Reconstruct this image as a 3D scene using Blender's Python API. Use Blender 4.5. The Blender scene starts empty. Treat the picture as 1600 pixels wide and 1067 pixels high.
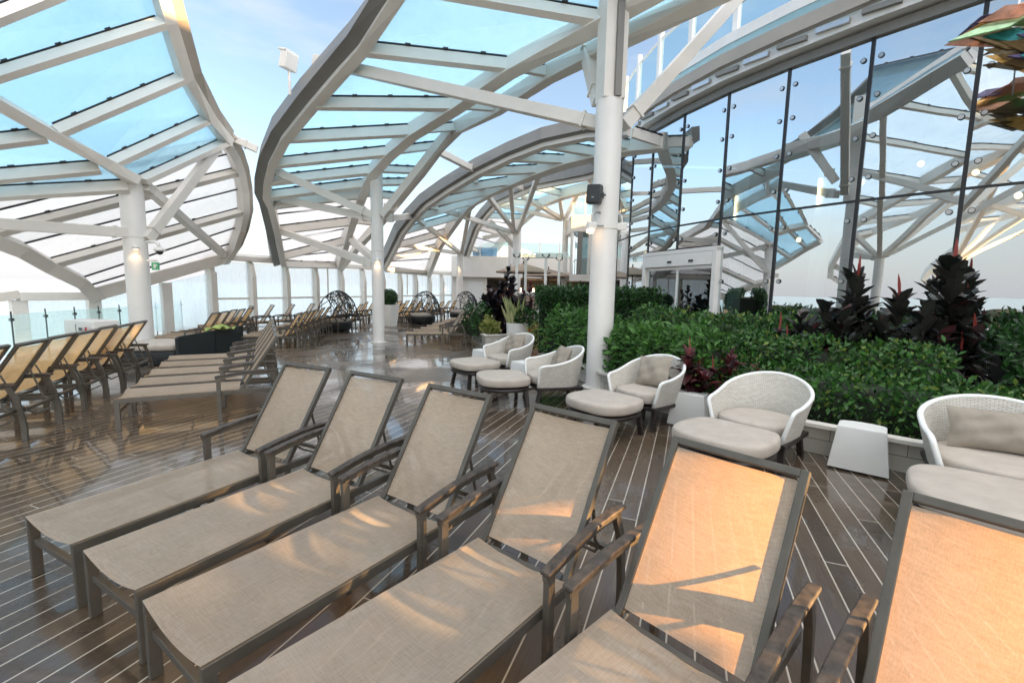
import bpy, bmesh, math, random
from mathutils import Vector as Vec, Matrix, Euler
R = random.Random(7)
sc = bpy.context.scene
COL = sc.collection
rad = math.radians

# ------------------------------------------------------------------ camera
CAMZ = 1.65
F, PITCH, ROLL = 708.78, 0.1169, 0.0191
cp, sp = math.cos(PITCH), math.sin(PITCH)
FW = Vec((0, cp, -sp)); UP0 = Vec((0, sp, cp)); RT0 = Vec((1, 0, 0))
RT = math.cos(ROLL)*RT0 + math.sin(ROLL)*UP0
UPV = -math.sin(ROLL)*RT0 + math.cos(ROLL)*UP0
EYE = Vec((0, 0, CAMZ))
def ray(px, py): return (FW + (px-800)/F*RT - (py-533.5)/F*UPV)
def at(px, py, d):                 # point seen at a pixel, d metres ahead
    r = ray(px, py); return EYE + r*(d/r.y)
def atz(px, py, z):
    r = ray(px, py); return EYE + r*((z-CAMZ)/r.z)
AZ = 1.20188
U = Vec((math.cos(AZ), math.sin(AZ), 0)); V = Vec((-math.sin(AZ), math.cos(AZ), 0))
def ST(s, t, z=0): return U*s + V*t + Vec((0, 0, z))
def onwall(px, py, t=15.4):        # point of the ship-side glass line
    r = ray(px, py); return EYE + r*(t/r.dot(V))

cam = bpy.data.cameras.new("camera"); co = bpy.data.objects.new("camera", cam); COL.objects.link(co)
M = Matrix.Identity(4)
for i, c in enumerate((RT, UPV, -FW)):
    for j in range(3): M[j][i] = c[j]
M.translation = EYE
co.matrix_world = M
cam.sensor_width = 36; cam.lens = F/1600*36; cam.clip_start = .05; cam.clip_end = 60000
sc.camera = co

# ------------------------------------------------------------------ materials
def newmat(name):
    m = bpy.data.materials.new(name); m.use_nodes = True
    nt = m.node_tree; nt.nodes.clear()
    o = nt.nodes.new('ShaderNodeOutputMaterial')
    return m, nt, o
def N(nt, typ, **kw):
    n = nt.nodes.new(typ)
    for k, v in kw.items():
        if k.startswith('i_'):
            key = k[2:].replace('_', ' ')
            n.inputs[key].default_value = v
        else: setattr(n, k, v)
    return n
def L(nt, a, b): nt.links.new(a, b)
def rgba(c): return (c[0], c[1], c[2], 1)
def math_(nt, op, a, b=None, c=None):
    n = nt.nodes.new('ShaderNodeMath'); n.operation = op
    for i, x in enumerate((a, b, c)):
        if x is None: continue
        if isinstance(x, (int, float)): n.inputs[i].default_value = x
        else: L(nt, x, n.inputs[i])
    return n.outputs[0]
def ramp(nt, fac, stops):
    n = nt.nodes.new('ShaderNodeValToRGB'); L(nt, fac, n.inputs[0])
    e = n.color_ramp.elements
    while len(e) < len(stops): e.new(.5)
    for k, (p, c) in zip(e, stops):
        k.position = p; k.color = rgba(c) if len(c) == 3 else c
    return n.outputs[0]
def noise(nt, vec, scale, detail=3, rough=.5):
    n = N(nt, 'ShaderNodeTexNoise'); n.inputs['Scale'].default_value = scale
    n.inputs['Detail'].default_value = detail; n.inputs['Roughness'].default_value = rough
    if vec is not None: L(nt, vec, n.inputs['Vector'])
    return n.outputs['Fac']
def objco(nt, scale=None):
    t = nt.nodes.new('ShaderNodeTexCoord')
    if scale is None: return t.outputs['Object']
    m = nt.nodes.new('ShaderNodeMapping'); m.inputs['Scale'].default_value = scale
    L(nt, t.outputs['Object'], m.inputs['Vector']); return m.outputs[0]

def paint(name, col, rough=.45, var=.12, scale=6, metal=0, bump=.0, spec=.5, coat=0):
    m, nt, o = newmat(name)
    p = N(nt, 'ShaderNodeBsdfPrincipled'); L(nt, p.outputs[0], o.inputs[0])
    v = objco(nt)
    f = noise(nt, v, scale, 5, .6)
    c0 = tuple(x*(1-var) for x in col); c1 = tuple(min(1, x*(1+var)) for x in col)
    L(nt, ramp(nt, f, [(.3, c0), (.7, c1)]), p.inputs['Base Color'])
    L(nt, math_(nt, 'MULTIPLY_ADD', f, .25, rough-.12), p.inputs['Roughness'])
    p.inputs['Metallic'].default_value = metal
    p.inputs['Specular IOR Level'].default_value = spec
    p.inputs['Coat Weight'].default_value = coat
    if bump:
        b = N(nt, 'ShaderNodeBump'); b.inputs['Strength'].default_value = bump; b.inputs['Distance'].default_value = .004
        L(nt, noise(nt, v, scale*25, 3), b.inputs['Height']); L(nt, b.outputs[0], p.inputs['Normal'])
    return m

MAT = {}
MAT['white'] = paint('white_paint', (.74, .71, .655), .4, .05, 1.3)
MAT['white2'] = paint('bright_white_paint', (.80, .785, .75), .38, .05, 1.5)
MAT['fascia'] = paint('grey_fascia_paint', (.21, .205, .19), .5, .12, 1.2)
MAT['fasciab'] = paint('taupe_fascia_paint', (.38, .34, .29), .5, .1, 1.2)
MAT['gasket'] = paint('black_gasket', (.015, .017, .02), .4, .1)
MAT['frame'] = paint('taupe_metal', (.098, .088, .073), .36, .12, 9, .3)
MAT['arm'] = paint('dark_armrest', (.055, .043, .034), .5, .75, 26, 0, .5)
MAT['dark'] = paint('dark_wood', (.022, .017, .015), .4, .2, 12)
MAT['cushion'] = paint('taupe_cushion', (.43, .385, .335), .9, .1, 7, 0, .35, .2)
MAT['pillow'] = paint('taupe_pillow', (.30, .265, .22), .9, .14, 9, 0, .4, .2)
MAT['plastic'] = paint('grey_plastic', (.06, .068, .07), .5, .1, 10)
MAT['table'] = paint('white_resin', (.76, .77, .75), .35, .03, 3)
MAT['steel'] = paint('brushed_steel', (.5, .5, .5), .3, .08, 10, .9)
MAT['black'] = paint('black_rattan', (.012, .016, .017), .5, .25, 30)
MAT['blackmesh'] = paint('black_mesh_fabric', (.012, .02, .022), .6, .2, 40)
MAT['soil'] = paint('dark_soil', (.03, .022, .015), .9, .4, 15)
MAT['umbrella'] = paint('tan_canvas', (.33, .25, .19), .85, .06, 3)
MAT['orangewood'] = paint('orange_wood', (.35, .1, .03), .6, .25, 8)
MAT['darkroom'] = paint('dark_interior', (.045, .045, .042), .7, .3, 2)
MAT['floorin'] = paint('interior_floor', (.16, .13, .09), .5, .2, 2)
MAT['green_sign'] = paint('green_sign', (.1, .42, .2), .5, .05)
MAT['red'] = paint('red_mark', (.5, .05, .04), .5, .05)
MAT['towel'] = paint('green_yellow_towel', (.27, .34, .10), .9, .6, 9)
MAT['bluep'] = paint('blue_panel', (.12, .3, .62), .4, .1)
MAT['tile'] = None

def m_tile():
    m, nt, o = newmat('white_tile'); p = N(nt, 'ShaderNodeBsdfPrincipled'); L(nt, p.outputs[0], o.inputs[0])
    b = N(nt, 'ShaderNodeTexBrick'); b.inputs['Scale'].default_value = 1
    b.inputs['Brick Width'].default_value = .6; b.inputs['Row Height'].default_value = .155
    b.inputs['Mortar Size'].default_value = .004
    b.inputs['Color1'].default_value = rgba((.5, .48, .43)); b.inputs['Color2'].default_value = rgba((.58, .56, .5)); b.inputs['Mortar'].default_value = rgba((.2, .19, .17))
    t = nt.nodes.new('ShaderNodeUVMap'); L(nt, t.outputs[0], b.inputs['Vector'])
    L(nt, b.outputs['Color'], p.inputs['Base Color']); p.inputs['Roughness'].default_value = .35
    return m
MAT['tile'] = m_tile()

def m_mosaic():
    m, nt, o = newmat('mosaic_tile'); p = N(nt, 'ShaderNodeBsdfPrincipled'); L(nt, p.outputs[0], o.inputs[0])
    v = N(nt, 'ShaderNodeTexVoronoi'); v.inputs['Scale'].default_value = 18; L(nt, objco(nt, (1, 1, .35)), v.inputs['Vector'])
    L(nt, ramp(nt, N_sep(nt, v.outputs['Color']), [(.2, (.03, .05, .05)), (.45, (.15, .35, .36)), (.7, (.5, .55, .5)), (.9, (.05, .12, .16))]), p.inputs['Base Color'])
    p.inputs['Roughness'].default_value = .2
    return m
def N_sep(nt, c):
    s = nt.nodes.new('ShaderNodeSeparateColor'); L(nt, c, s.inputs[0]); return s.outputs[0]
MAT['mosaic'] = m_mosaic()

def m_sling():
    m, nt, o = newmat('tan_sling_fabric')
    v = objco(nt)
    a = noise(nt, objco(nt, (9, 170, 60)), 1.6, 4, .65)
    b = noise(nt, objco(nt, (150, 9, 9)), 1.6, 4, .65)
    c = noise(nt, v, 5, 3)
    w = math_(nt, 'ADD', math_(nt, 'ADD', math_(nt, 'MULTIPLY', a, .45), math_(nt, 'MULTIPLY', b, .4)), math_(nt, 'MULTIPLY', c, .15))
    wv = N(nt, 'ShaderNodeTexWave', wave_type='BANDS', bands_direction='Y'); wv.inputs['Scale'].default_value = 190; wv.inputs['Distortion'].default_value = 1.5
    L(nt, v, wv.inputs['Vector'])
    w2 = math_(nt, 'ADD', w, math_(nt, 'MULTIPLY', math_(nt, 'SUBTRACT', wv.outputs['Fac'], .5), .08))
    col = ramp(nt, w2, [(.33, (.48, .39, .30)), (.5, (.645, .545, .435)), (.66, (.76, .67, .55))])
    oi = nt.nodes.new('ShaderNodeObjectInfo'); st1 = noise(nt, objco(nt, (2.2, 3.5, 2)), 1.0, 4, .55)
    vv = math_(nt, 'ADD', math_(nt, 'MULTIPLY_ADD', oi.outputs['Random'], .14, .80), math_(nt, 'MULTIPLY', st1, .26))
    hs = nt.nodes.new('ShaderNodeHueSaturation'); L(nt, col, hs.inputs['Color']); L(nt, vv, hs.inputs['Value']); col = hs.outputs[0]
    d = N(nt, 'ShaderNodeBsdfDiffuse'); L(nt, col, d.inputs[0])
    t = N(nt, 'ShaderNodeBsdfTranslucent')
    tc = N(nt, 'ShaderNodeMix', data_type='RGBA', blend_type='MULTIPLY'); tc.inputs[0].default_value = 1
    L(nt, col, tc.inputs[6]); tc.inputs[7].default_value = (1.6, 1.12, .56, 1); L(nt, tc.outputs[2], t.inputs[0])
    mx = N(nt, 'ShaderNodeMixShader'); mx.inputs[0].default_value = .52; L(nt, d.outputs[0], mx.inputs[1]); L(nt, t.outputs[0], mx.inputs[2])
    g = N(nt, 'ShaderNodeBsdfGlossy'); g.inputs['Roughness'].default_value = .35; g.inputs['Color'].default_value = (.9, .9, .9, 1)
    m3 = N(nt, 'ShaderNodeMixShader'); m3.inputs[0].default_value = .05; L(nt, mx.outputs[0], m3.inputs[1]); L(nt, g.outputs[0], m3.inputs[2])
    tr = N(nt, 'ShaderNodeBsdfTransparent'); tr.inputs[0].default_value = (1, .96, .9, 1)
    m2 = N(nt, 'ShaderNodeMixShader'); m2.inputs[0].default_value = .23
    L(nt, m3.outputs[0], m2.inputs[1]); L(nt, tr.outputs[0], m2.inputs[2]); L(nt, m2.outputs[0], o.inputs[0])
    return m
MAT['sling'] = m_sling()

def m_deck():
    m, nt, o = newmat('wet_plank_deck')
    p = N(nt, 'ShaderNodeBsdfPrincipled'); L(nt, p.outputs[0], o.inputs[0])
    v = objco(nt)
    s = nt.nodes.new('ShaderNodeSeparateXYZ'); L(nt, v, s.inputs[0])
    y = math_(nt, 'DIVIDE', s.outputs[1], .1265)
    idx = math_(nt, 'FLOOR', y); fr = math_(nt, 'FRACT', y)
    line = math_(nt, 'LESS_THAN', fr, .066)
    wn = N(nt, 'ShaderNodeTexWhiteNoise', noise_dimensions='1D'); L(nt, idx, wn.inputs['W'])
    xs = math_(nt, 'FRACT', math_(nt, 'ADD', math_(nt, 'DIVIDE', s.outputs[0], 2.9), wn.outputs['Value']))
    but = math_(nt, 'LESS_THAN', xs, .0024)
    mask = math_(nt, 'MAXIMUM', line, but)
    # per board tone and grain
    bid = math_(nt, 'FLOOR', math_(nt, 'ADD', math_(nt, 'DIVIDE', s.outputs[0], 2.9), wn.outputs['Value']))
    wn2 = N(nt, 'ShaderNodeTexWhiteNoise', noise_dimensions='2D')
    cb = nt.nodes.new('ShaderNodeCombineXYZ'); L(nt, idx, cb.inputs[0]); L(nt, bid, cb.inputs[1]); L(nt, cb.outputs[0], wn2.inputs['Vector'])
    gr = noise(nt, objco(nt, (1.2, 40, 1)), 2.2, 6, .65)
    big = noise(nt, v, .7, 5, .6)
    tone = math_(nt, 'ADD', math_(nt, 'ADD', math_(nt, 'MULTIPLY', wn2.outputs['Value'], .28), math_(nt, 'MULTIPLY', gr, .4)), math_(nt, 'MULTIPLY', big, .4))
    col = ramp(nt, tone, [(.22, (.026, .018, .012)), (.5, (.068, .048, .032)), (.85, (.14, .10, .068))])
    mixc = N(nt, 'ShaderNodeMix', data_type='RGBA'); L(nt, mask, mixc.inputs[0]); L(nt, col, mixc.inputs[6]); mixc.inputs[7].default_value = (.43, .39, .325, 1)
    L(nt, mixc.outputs[2], p.inputs['Base Color'])
    wet = noise(nt, v, .55, 6, .62)
    wetr = ramp(nt, wet, [(.42, (0, 0, 0)), (.56, (1, 1, 1))])
    rg = math_(nt, 'MULTIPLY_ADD', N_sep(nt, wetr), -.17, .33)
    L(nt, rg, p.inputs['Roughness'])
    p.inputs['Specular IOR Level'].default_value = .45
    L(nt, math_(nt, 'MULTIPLY', N_sep(nt, wetr), .9), p.inputs['Coat Weight']); p.inputs['Coat Roughness'].default_value = .045
    p.inputs['Coat IOR'].default_value = 1.36
    b = N(nt, 'ShaderNodeBump'); b.inputs['Strength'].default_value = .22; b.inputs['Distance'].default_value = .012
    h = math_(nt, 'ADD', noise(nt, v, 5, 4, .6), math_(nt, 'MULTIPLY', gr, .12))
    L(nt, h, b.inputs['Height']); L(nt, b.outputs[0], p.inputs['Normal'])
    b2 = N(nt, 'ShaderNodeBump'); b2.inputs['Strength'].default_value = .1; b2.inputs['Distance'].default_value = .012
    L(nt, noise(nt, v, 3, 3, .5), b2.inputs['Height']); L(nt, b2.outputs[0], p.inputs['Coat Normal'])
    return m
MAT['deck'] = m_deck()

def m_glass(name, tint, refl=.1, rough=.0, fr=True, diff=0, dcol=(.8, .9, .92), streak=False, warp=0):
    m, nt, o = newmat(name)
    tr = N(nt, 'ShaderNodeBsdfTransparent'); tr.inputs[0].default_value = rgba(tint)
    sh = tr.outputs[0]
    if diff:
        t = N(nt, 'ShaderNodeBsdfTranslucent'); t.inputs[0].default_value = rgba(dcol)
        mx = N(nt, 'ShaderNodeMixShader')
        if streak:
            f = noise(nt, objco(nt, (1, 1, .12)), 5, 5, .65)
            L(nt, math_(nt, 'MULTIPLY', f, diff*2), mx.inputs[0])
        else:
            f = noise(nt, objco(nt), 1.3, 4, .6)
            L(nt, math_(nt, 'MULTIPLY_ADD', f, diff*.8, diff*.6), mx.inputs[0])
        L(nt, sh, mx.inputs[1]); L(nt, t.outputs[0], mx.inputs[2]); sh = mx.outputs[0]
    g = N(nt, 'ShaderNodeBsdfGlossy'); g.inputs['Roughness'].default_value = rough; g.inputs['Color'].default_value = (.92, .97, 1, 1)
    if warp:
        bp_ = N(nt, 'ShaderNodeBump'); bp_.inputs['Strength'].default_value = 1; bp_.inputs['Distance'].default_value = warp; L(nt, noise(nt, objco(nt), .9, 2, .4), bp_.inputs['Height']); L(nt, bp_.outputs[0], g.inputs['Normal'])
    m2 = N(nt, 'ShaderNodeMixShader')
    if fr:
        lw = N(nt, 'ShaderNodeFresnel'); lw.inputs[0].default_value = 1.45
        gb = nt.nodes.new('ShaderNodeNewGeometry'); ff = math_(nt, 'SUBTRACT', 1.0, gb.outputs['Backfacing'])
        L(nt, math_(nt, 'MULTIPLY', math_(nt, 'ADD', math_(nt, 'MULTIPLY', lw.outputs[0], .9), refl), ff), m2.inputs[0])
    else: m2.inputs[0].default_value = refl
    L(nt, sh, m2.inputs[1]); L(nt, g.outputs[0], m2.inputs[2]); L(nt, m2.outputs[0], o.inputs[0])
    return m
MAT['cglass'] = m_glass('blue_canopy_glass', (.75, .895, .94), .01, .15, True, .5, (.60, .79, .87))
MAT['fglass'] = m_glass('frosted_canopy_glass', (.93, .905, .885), .01, .2, True, .55, (.84, .81, .78))
MAT['pglass'] = m_glass('pale_canopy_glass', (.90, .965, .98), .01, .15, True, .45, (.88, .95, .975))
MAT['wglass'] = m_glass('windscreen_glass', (.93, .96, .97), .01, .0, True, .36, (.97, .97, .97), True)
MAT['rglass'] = m_glass('green_railing_glass', (.90, .965, .95), .01, .0, True, .22, (.82, .97, .95))
MAT['facade'] = m_glass('reflective_facade_glass', (.66, .78, .80), .58, .0, True, .05, (.8, .85, .85), True, .0016)
MAT['clear'] = m_glass('clear_door_glass', (.8, .9, .9), .12, .0, True)
MAT['iri'] = None
def m_iri(name, col, mix=.5):
    m, nt, o = newmat(name); p = N(nt, 'ShaderNodeBsdfPrincipled'); L(nt, p.outputs[0], o.inputs[0])
    f = noise(nt, objco(nt), 9, 4); c0 = tuple(x*.55 for x in col); L(nt, ramp(nt, f, [(.35, c0), (.65, col)]), p.inputs['Base Color'])
    p.inputs['Metallic'].default_value = .55; p.inputs['Roughness'].default_value = .22
    p.inputs['Thin Film Thickness'].default_value = 420; p.inputs['Thin Film IOR'].default_value = 1.5
    tr = N(nt, 'ShaderNodeBsdfTransparent'); tr.inputs[0].default_value = rgba(tuple(min(1, .45+x*.6) for x in col)); ms = N(nt, 'ShaderNodeMixShader'); ms.inputs[0].default_value = .4; L(nt, p.outputs[0], ms.inputs[1]); L(nt, tr.outputs[0], ms.inputs[2]); L(nt, ms.outputs[0], o.inputs[0])
    return m
IRI = [m_iri('iridescent_%s' % n, c) for n, c in dict(peach=(.85, .45, .28), violet=(.16, .13, .26), gold=(.9, .55, .15), green=(.25, .42, .12), teal=(.08, .45, .45), brown=(.24, .16, .07), mint=(.45, .7, .45)).items()]

def m_wicker():
    m, nt, o = newmat('white_wicker'); p = N(nt, 'ShaderNodeBsdfPrincipled'); L(nt, p.outputs[0], o.inputs[0])
    t = nt.nodes.new('ShaderNodeUVMap')
    b = N(nt, 'ShaderNodeTexBrick'); b.offset = .5
    b.inputs['Scale'].default_value = 1; b.inputs['Brick Width'].default_value = .038; b.inputs['Row Height'].default_value = .0135; b.inputs['Mortar Size'].default_value = .0026; b.inputs['Mortar Smooth'].default_value = 1
    L(nt, t.outputs[0], b.inputs['Vector'])
    b.inputs['Color1'].default_value = rgba((.80, .77, .70)); b.inputs['Color2'].default_value = rgba((.66, .63, .56)); b.inputs['Mortar'].default_value = rgba((.34, .32, .28))
    L(nt, b.outputs['Color'], p.inputs['Base Color']); p.inputs['Roughness'].default_value = .5
    bm_ = N(nt, 'ShaderNodeBump'); bm_.inputs['Strength'].default_value = .9; bm_.inputs['Distance'].default_value = .006; bm_.invert = True
    L(nt, b.outputs['Fac'], bm_.inputs['Height']); L(nt, bm_.outputs[0], p.inputs['Normal'])
    return m
MAT['wicker'] = m_wicker()

def m_leaf(name, c0, c1, trans=.3, rough=.35, c2=None):
    m, nt, o = newmat(name)
    g = nt.nodes.new('ShaderNodeNewGeometry')
    stops = [(.1, c0), (.85, c1)] + ([(.97, c2)] if c2 else [])
    col = ramp(nt, g.outputs['Random Per Island'], stops)
    p = N(nt, 'ShaderNodeBsdfPrincipled'); L(nt, col, p.inputs['Base Color']); p.inputs['Roughness'].default_value = rough; p.inputs['Specular IOR Level'].default_value = .4
    t = N(nt, 'ShaderNodeBsdfTranslucent'); L(nt, col, t.inputs[0])
    mx = N(nt, 'ShaderNodeMixShader'); mx.inputs[0].default_value = trans
    L(nt, p.outputs[0], mx.inputs[1]); L(nt, t.outputs[0], mx.inputs[2]); L(nt, mx.outputs[0], o.inputs[0])
    return m
MAT['leaf'] = m_leaf('green_leaf', (.013, .046, .010), (.052, .165, .028), .25, .4, (.16, .22, .04))
MAT['leafh'] = m_leaf('hedge_leaf', (.010, .034, .009), (.034, .11, .024), .2, .35)
MAT['leafl'] = m_leaf('light_leaf', (.035, .10, .022), (.09, .23, .045), .35, .45)
MAT['leafd'] = m_leaf('dark_cordyline_leaf', (.014, .019, .016), (.05, .048, .042), .15, .26, (.09, .03, .035))
MAT['leafp'] = m_leaf('purple_black_leaf', (.008, .010, .012), (.022, .018, .022), .1, .35, (.07, .025, .03))
MAT['leafr'] = m_leaf('red_cordyline_leaf', (.03, .010, .012), (.11, .022, .025), .2, .4)
MAT['spike'] = m_leaf('red_new_leaf', (.35, .05, .05), (.45, .10, .08), .3, .4)
MAT['leafy'] = m_leaf('yellow_green_leaf', (.14, .2, .04), (.45, .45, .16), .3, .5)
MAT['snake'] = m_leaf('snake_leaf', (.22, .27, .10), (.5, .5, .27), .25, .45)
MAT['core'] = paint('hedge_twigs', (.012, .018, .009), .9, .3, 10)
MAT['sea'] = None
def m_sea():
    m, nt, o = newmat('sea_water'); p = N(nt, 'ShaderNodeBsdfPrincipled'); L(nt, p.outputs[0], o.inputs[0])
    p.inputs['Base Color'].default_value = (.30, .40, .46, 1); p.inputs['Roughness'].default_value = .35
    b = N(nt, 'ShaderNodeBump'); b.inputs['Strength'].default_value = .5; b.inputs['Distance'].default_value = 2
    L(nt, noise(nt, objco(nt), .05, 6), b.inputs['Height']); L(nt, b.outputs[0], p.inputs['Normal'])
    return m
MAT['sea'] = m_sea()
def m_emit(name, col, s):
    m, nt, o = newmat(name); e = N(nt, 'ShaderNodeEmission'); e.inputs[0].default_value = rgba(col); e.inputs[1].default_value = s; L(nt, e.outputs[0], o.inputs[0]); return m
MAT['lamp'] = m_emit('warm_lamp', (1, .62, .3), 2.2)

# ------------------------------------------------------------------ mesh builder
class MB:
    def __init__(s): s.v = []; s.f = []; s.uv = {}
    def add(s, vs, fs, uvs=None):
        b = len(s.v); s.v += [tuple(x) for x in vs]
        for k, f in enumerate(fs):
            s.f.append([b+i for i in f])
            if uvs: s.uv[len(s.f)-1] = uvs[k]
        return s
    def box(s, c, size, rot=None, bev=0):
        bm = bmesh.new(); bmesh.ops.create_cube(bm, size=1)
        for v in bm.verts: v.co = Vec((v.co.x*size[0], v.co.y*size[1], v.co.z*size[2]))
        if bev: bmesh.ops.bevel(bm, geom=bm.edges[:], offset=bev, segments=2, profile=.6, affect='EDGES')
        m = rot.to_matrix() if isinstance(rot, Euler) else (rot if rot is not None else Matrix.Identity(3))
        bm.verts.index_update()
        s.add([m @ v.co + Vec(c) for v in bm.verts], [[v.index for v in f.verts] for f in bm.faces]); bm.free(); return s
    def bar(s, a, b, w, h, up=Vec((0, 0, 1)), bev=0):
        a = Vec(a); b = Vec(b); d = b-a; ln = d.length
        if ln < 1e-6: return s
        x = d/ln; y = Vec(up).cross(x)
        if y.length < 1e-4: y = Vec((1, 0, 0)).cross(x)
        y.normalize(); z = x.cross(y)
        m = Matrix((x, y, z)).transposed()
        return s.box((a+b)/2, (ln, w, h), m, bev)
    def tube(s, pts, r, n=8, close=False, caps=True):
        pts = [Vec(p) for p in pts]; k = len(pts); rs = r if isinstance(r, list) else [r]*k
        b0 = len(s.v); prev = None
        for i, p in enumerate(pts):
            t = (pts[(i+1) % k]-pts[i-1]) if close else (pts[min(i+1, k-1)]-pts[max(i-1, 0)])
            t.normalize()
            if prev is None:
                x = t.orthogonal().normalized()
            else:
                x = prev - t*prev.dot(t); x.normalize()
            prev = x; y = t.cross(x)
            for j in range(n):
                a = 2*math.pi*j/n; s.v.append(tuple(p+(x*math.cos(a)+y*math.sin(a))*rs[i]))
        for i in range(k if close else k-1):
            for j in range(n):
                A = b0+i*n; B = b0+((i+1) % k)*n
                s.f.append([A+j, A+(j+1) % n, B+(j+1) % n, B+j])
        if caps and not close:
            s.f.append([b0+j for j in range(n)][::-1]); s.f.append([b0+(k-1)*n+j for j in range(n)])
        return s
    def loft(s, rings, cap=True, closed=True):
        n = len(rings[0]); b0 = len(s.v)
        for r in rings: s.v += [tuple(p) for p in r]
        for i in range(len(rings)-1):
            for j in range(n if closed else n-1):
                a = b0+i*n; b = a+n
                s.f.append([a+j, a+(j+1) % n, b+(j+1) % n, b+j])
        if cap:
            s.f.append([b0+j for j in range(n)][::-1]); s.f.append([b0+(len(rings)-1)*n+j for j in range(n)])
        return s
    def sweep(s, pts, ups, w, h, off=(0, 0)):
        # rectangular section w (side) x h (up) along pts, ups = per point up normals, off = (side, up) shift
        pts = [Vec(p) for p in pts]; rings = []
        for i, p in enumerate(pts):
            t = (pts[min(i+1, len(pts)-1)]-pts[max(i-1, 0)]).normalized()
            u = Vec(ups[i]); u = (u-t*u.dot(t)).normalized(); y = u.cross(t).normalized()
            c = p + y*off[0] + u*off[1]
            rings.append([c+y*w/2-u*h/2, c+y*w/2+u*h/2, c-y*w/2+u*h/2, c-y*w/2-u*h/2])
        return s.loft(rings)
    def build(s, name, mat, parent=None, smooth=False, autosm=None):
        me = bpy.data.meshes.new(name); me.from_pydata(s.v, [], s.f); 
        if s.uv:
            ul = me.uv_layers.new(name='UVMap')
            for p in me.polygons:
                if p.index in s.uv:
                    for k, li in enumerate(p.loop_indices): ul.data[li].uv = s.uv[p.index][k]
        me.materials.append(MAT[mat] if isinstance(mat, str) else mat)
        bm = bmesh.new(); bm.from_mesh(me)
        if not s.uv: bmesh.ops.recalc_face_normals(bm, faces=bm.faces[:])
        bm.to_mesh(me); bm.free()
        if smooth or autosm:
            for p in me.polygons: p.use_smooth = True
        if autosm:
            try: me.set_sharp_from_angle(angle=rad(autosm))
            except Exception: pass
        o = bpy.data.objects.new(name, me); COL.objects.link(o)
        if parent: o.parent = parent
        return o

def tag(o, label=None, cat=None, group=None, kind=None):
    if label: o['label'] = label
    if cat: o['category'] = cat
    if group: o['group'] = group
    if kind: o['kind'] = kind
    return o
def empty(name, loc=(0, 0, 0), rz=0):
    o = bpy.data.objects.new(name, None); COL.objects.link(o); o.location = loc; o.rotation_euler = (0, 0, rz); o.empty_display_size = .1
    return o
def copy_tree(o, parent=None):
    c = o.copy(); COL.objects.link(c)
    if parent: c.parent = parent
    for ch in list(o.children): copy_tree(ch, c)
    return c
ORD = ['first', 'second', 'third', 'fourth', 'fifth', 'sixth', 'seventh', 'eighth', 'ninth', 'tenth', 'eleventh']

# ------------------------------------------------------------------ world and sun
SUN_EL, SUN_AZ = rad(13), rad(-20)       # azimuth counted from +X towards +Y
w = bpy.data.worlds.new("World"); sc.world = w; w.use_nodes = True
nt = w.node_tree; nt.nodes.clear()
out = nt.nodes.new('ShaderNodeOutputWorld'); bg = nt.nodes.new('ShaderNodeBackground')
sky = nt.nodes.new('ShaderNodeTexSky'); sky.sky_type = 'NISHITA'; sky.sun_disc = False
sky.sun_elevation = SUN_EL; sky.sun_rotation = math.pi/2 - SUN_AZ
sky.altitude = 30; sky.air_density = 1.0; sky.dust_density = 1.0; sky.ozone_density = 1.5
tc = nt.nodes.new('ShaderNodeTexCoord')
mp = nt.nodes.new('ShaderNodeMapping'); mp.inputs['Scale'].default_value = (1.3, 1.3, 4.2); mp.inputs['Rotation'].default_value = (.1, .25, .5)
L(nt, tc.outputs['Generated'], mp.inputs['Vector'])
nz = noise(nt, mp.outputs[0], 2.3, 8, .6)
cl = ramp(nt, nz, [(.5, (0, 0, 0)), (.75, (1, 1, 1))])
mixw = N(nt, 'ShaderNodeMix', data_type='RGBA'); L(nt, math_(nt, 'MULTIPLY', N_sep(nt, cl), .5), mixw.inputs[0]); 
mixw.inputs[7].default_value = (2.6, 2.6, 2.65, 1)
hz = N(nt, 'ShaderNodeMix', data_type='RGBA'); hor_ = nt.nodes.new('ShaderNodeMapRange'); hor_.interpolation_type = 'SMOOTHSTEP'; sx0 = nt.nodes.new('ShaderNodeSeparateXYZ'); L(nt, tc.outputs['Generated'], sx0.inputs[0]); L(nt, sx0.outputs[2], hor_.inputs[0]); hor_.inputs[1].default_value = .0; hor_.inputs[2].default_value = .28; hor_.inputs[3].default_value = .92; hor_.inputs[4].default_value = .2; L(nt, hor_.outputs[0], hz.inputs[0]); L(nt, sky.outputs[0], hz.inputs[6])
# added fill: sky brightened overhead and on the sun's side to lift the shade
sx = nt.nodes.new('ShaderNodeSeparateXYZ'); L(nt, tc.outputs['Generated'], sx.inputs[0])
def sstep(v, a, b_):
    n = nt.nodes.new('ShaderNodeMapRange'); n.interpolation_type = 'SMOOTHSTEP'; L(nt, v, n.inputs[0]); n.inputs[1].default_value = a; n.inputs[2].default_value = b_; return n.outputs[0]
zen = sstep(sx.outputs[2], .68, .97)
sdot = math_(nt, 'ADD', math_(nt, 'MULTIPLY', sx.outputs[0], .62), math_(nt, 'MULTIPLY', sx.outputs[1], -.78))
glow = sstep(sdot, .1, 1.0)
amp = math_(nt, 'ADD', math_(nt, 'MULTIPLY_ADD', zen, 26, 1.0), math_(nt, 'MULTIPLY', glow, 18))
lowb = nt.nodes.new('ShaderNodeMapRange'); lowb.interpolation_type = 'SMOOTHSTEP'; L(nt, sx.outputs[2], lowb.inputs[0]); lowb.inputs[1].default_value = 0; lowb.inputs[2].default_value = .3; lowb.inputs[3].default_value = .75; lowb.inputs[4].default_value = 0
amp = math_(nt, 'ADD', amp, lowb.outputs[0])
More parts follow.
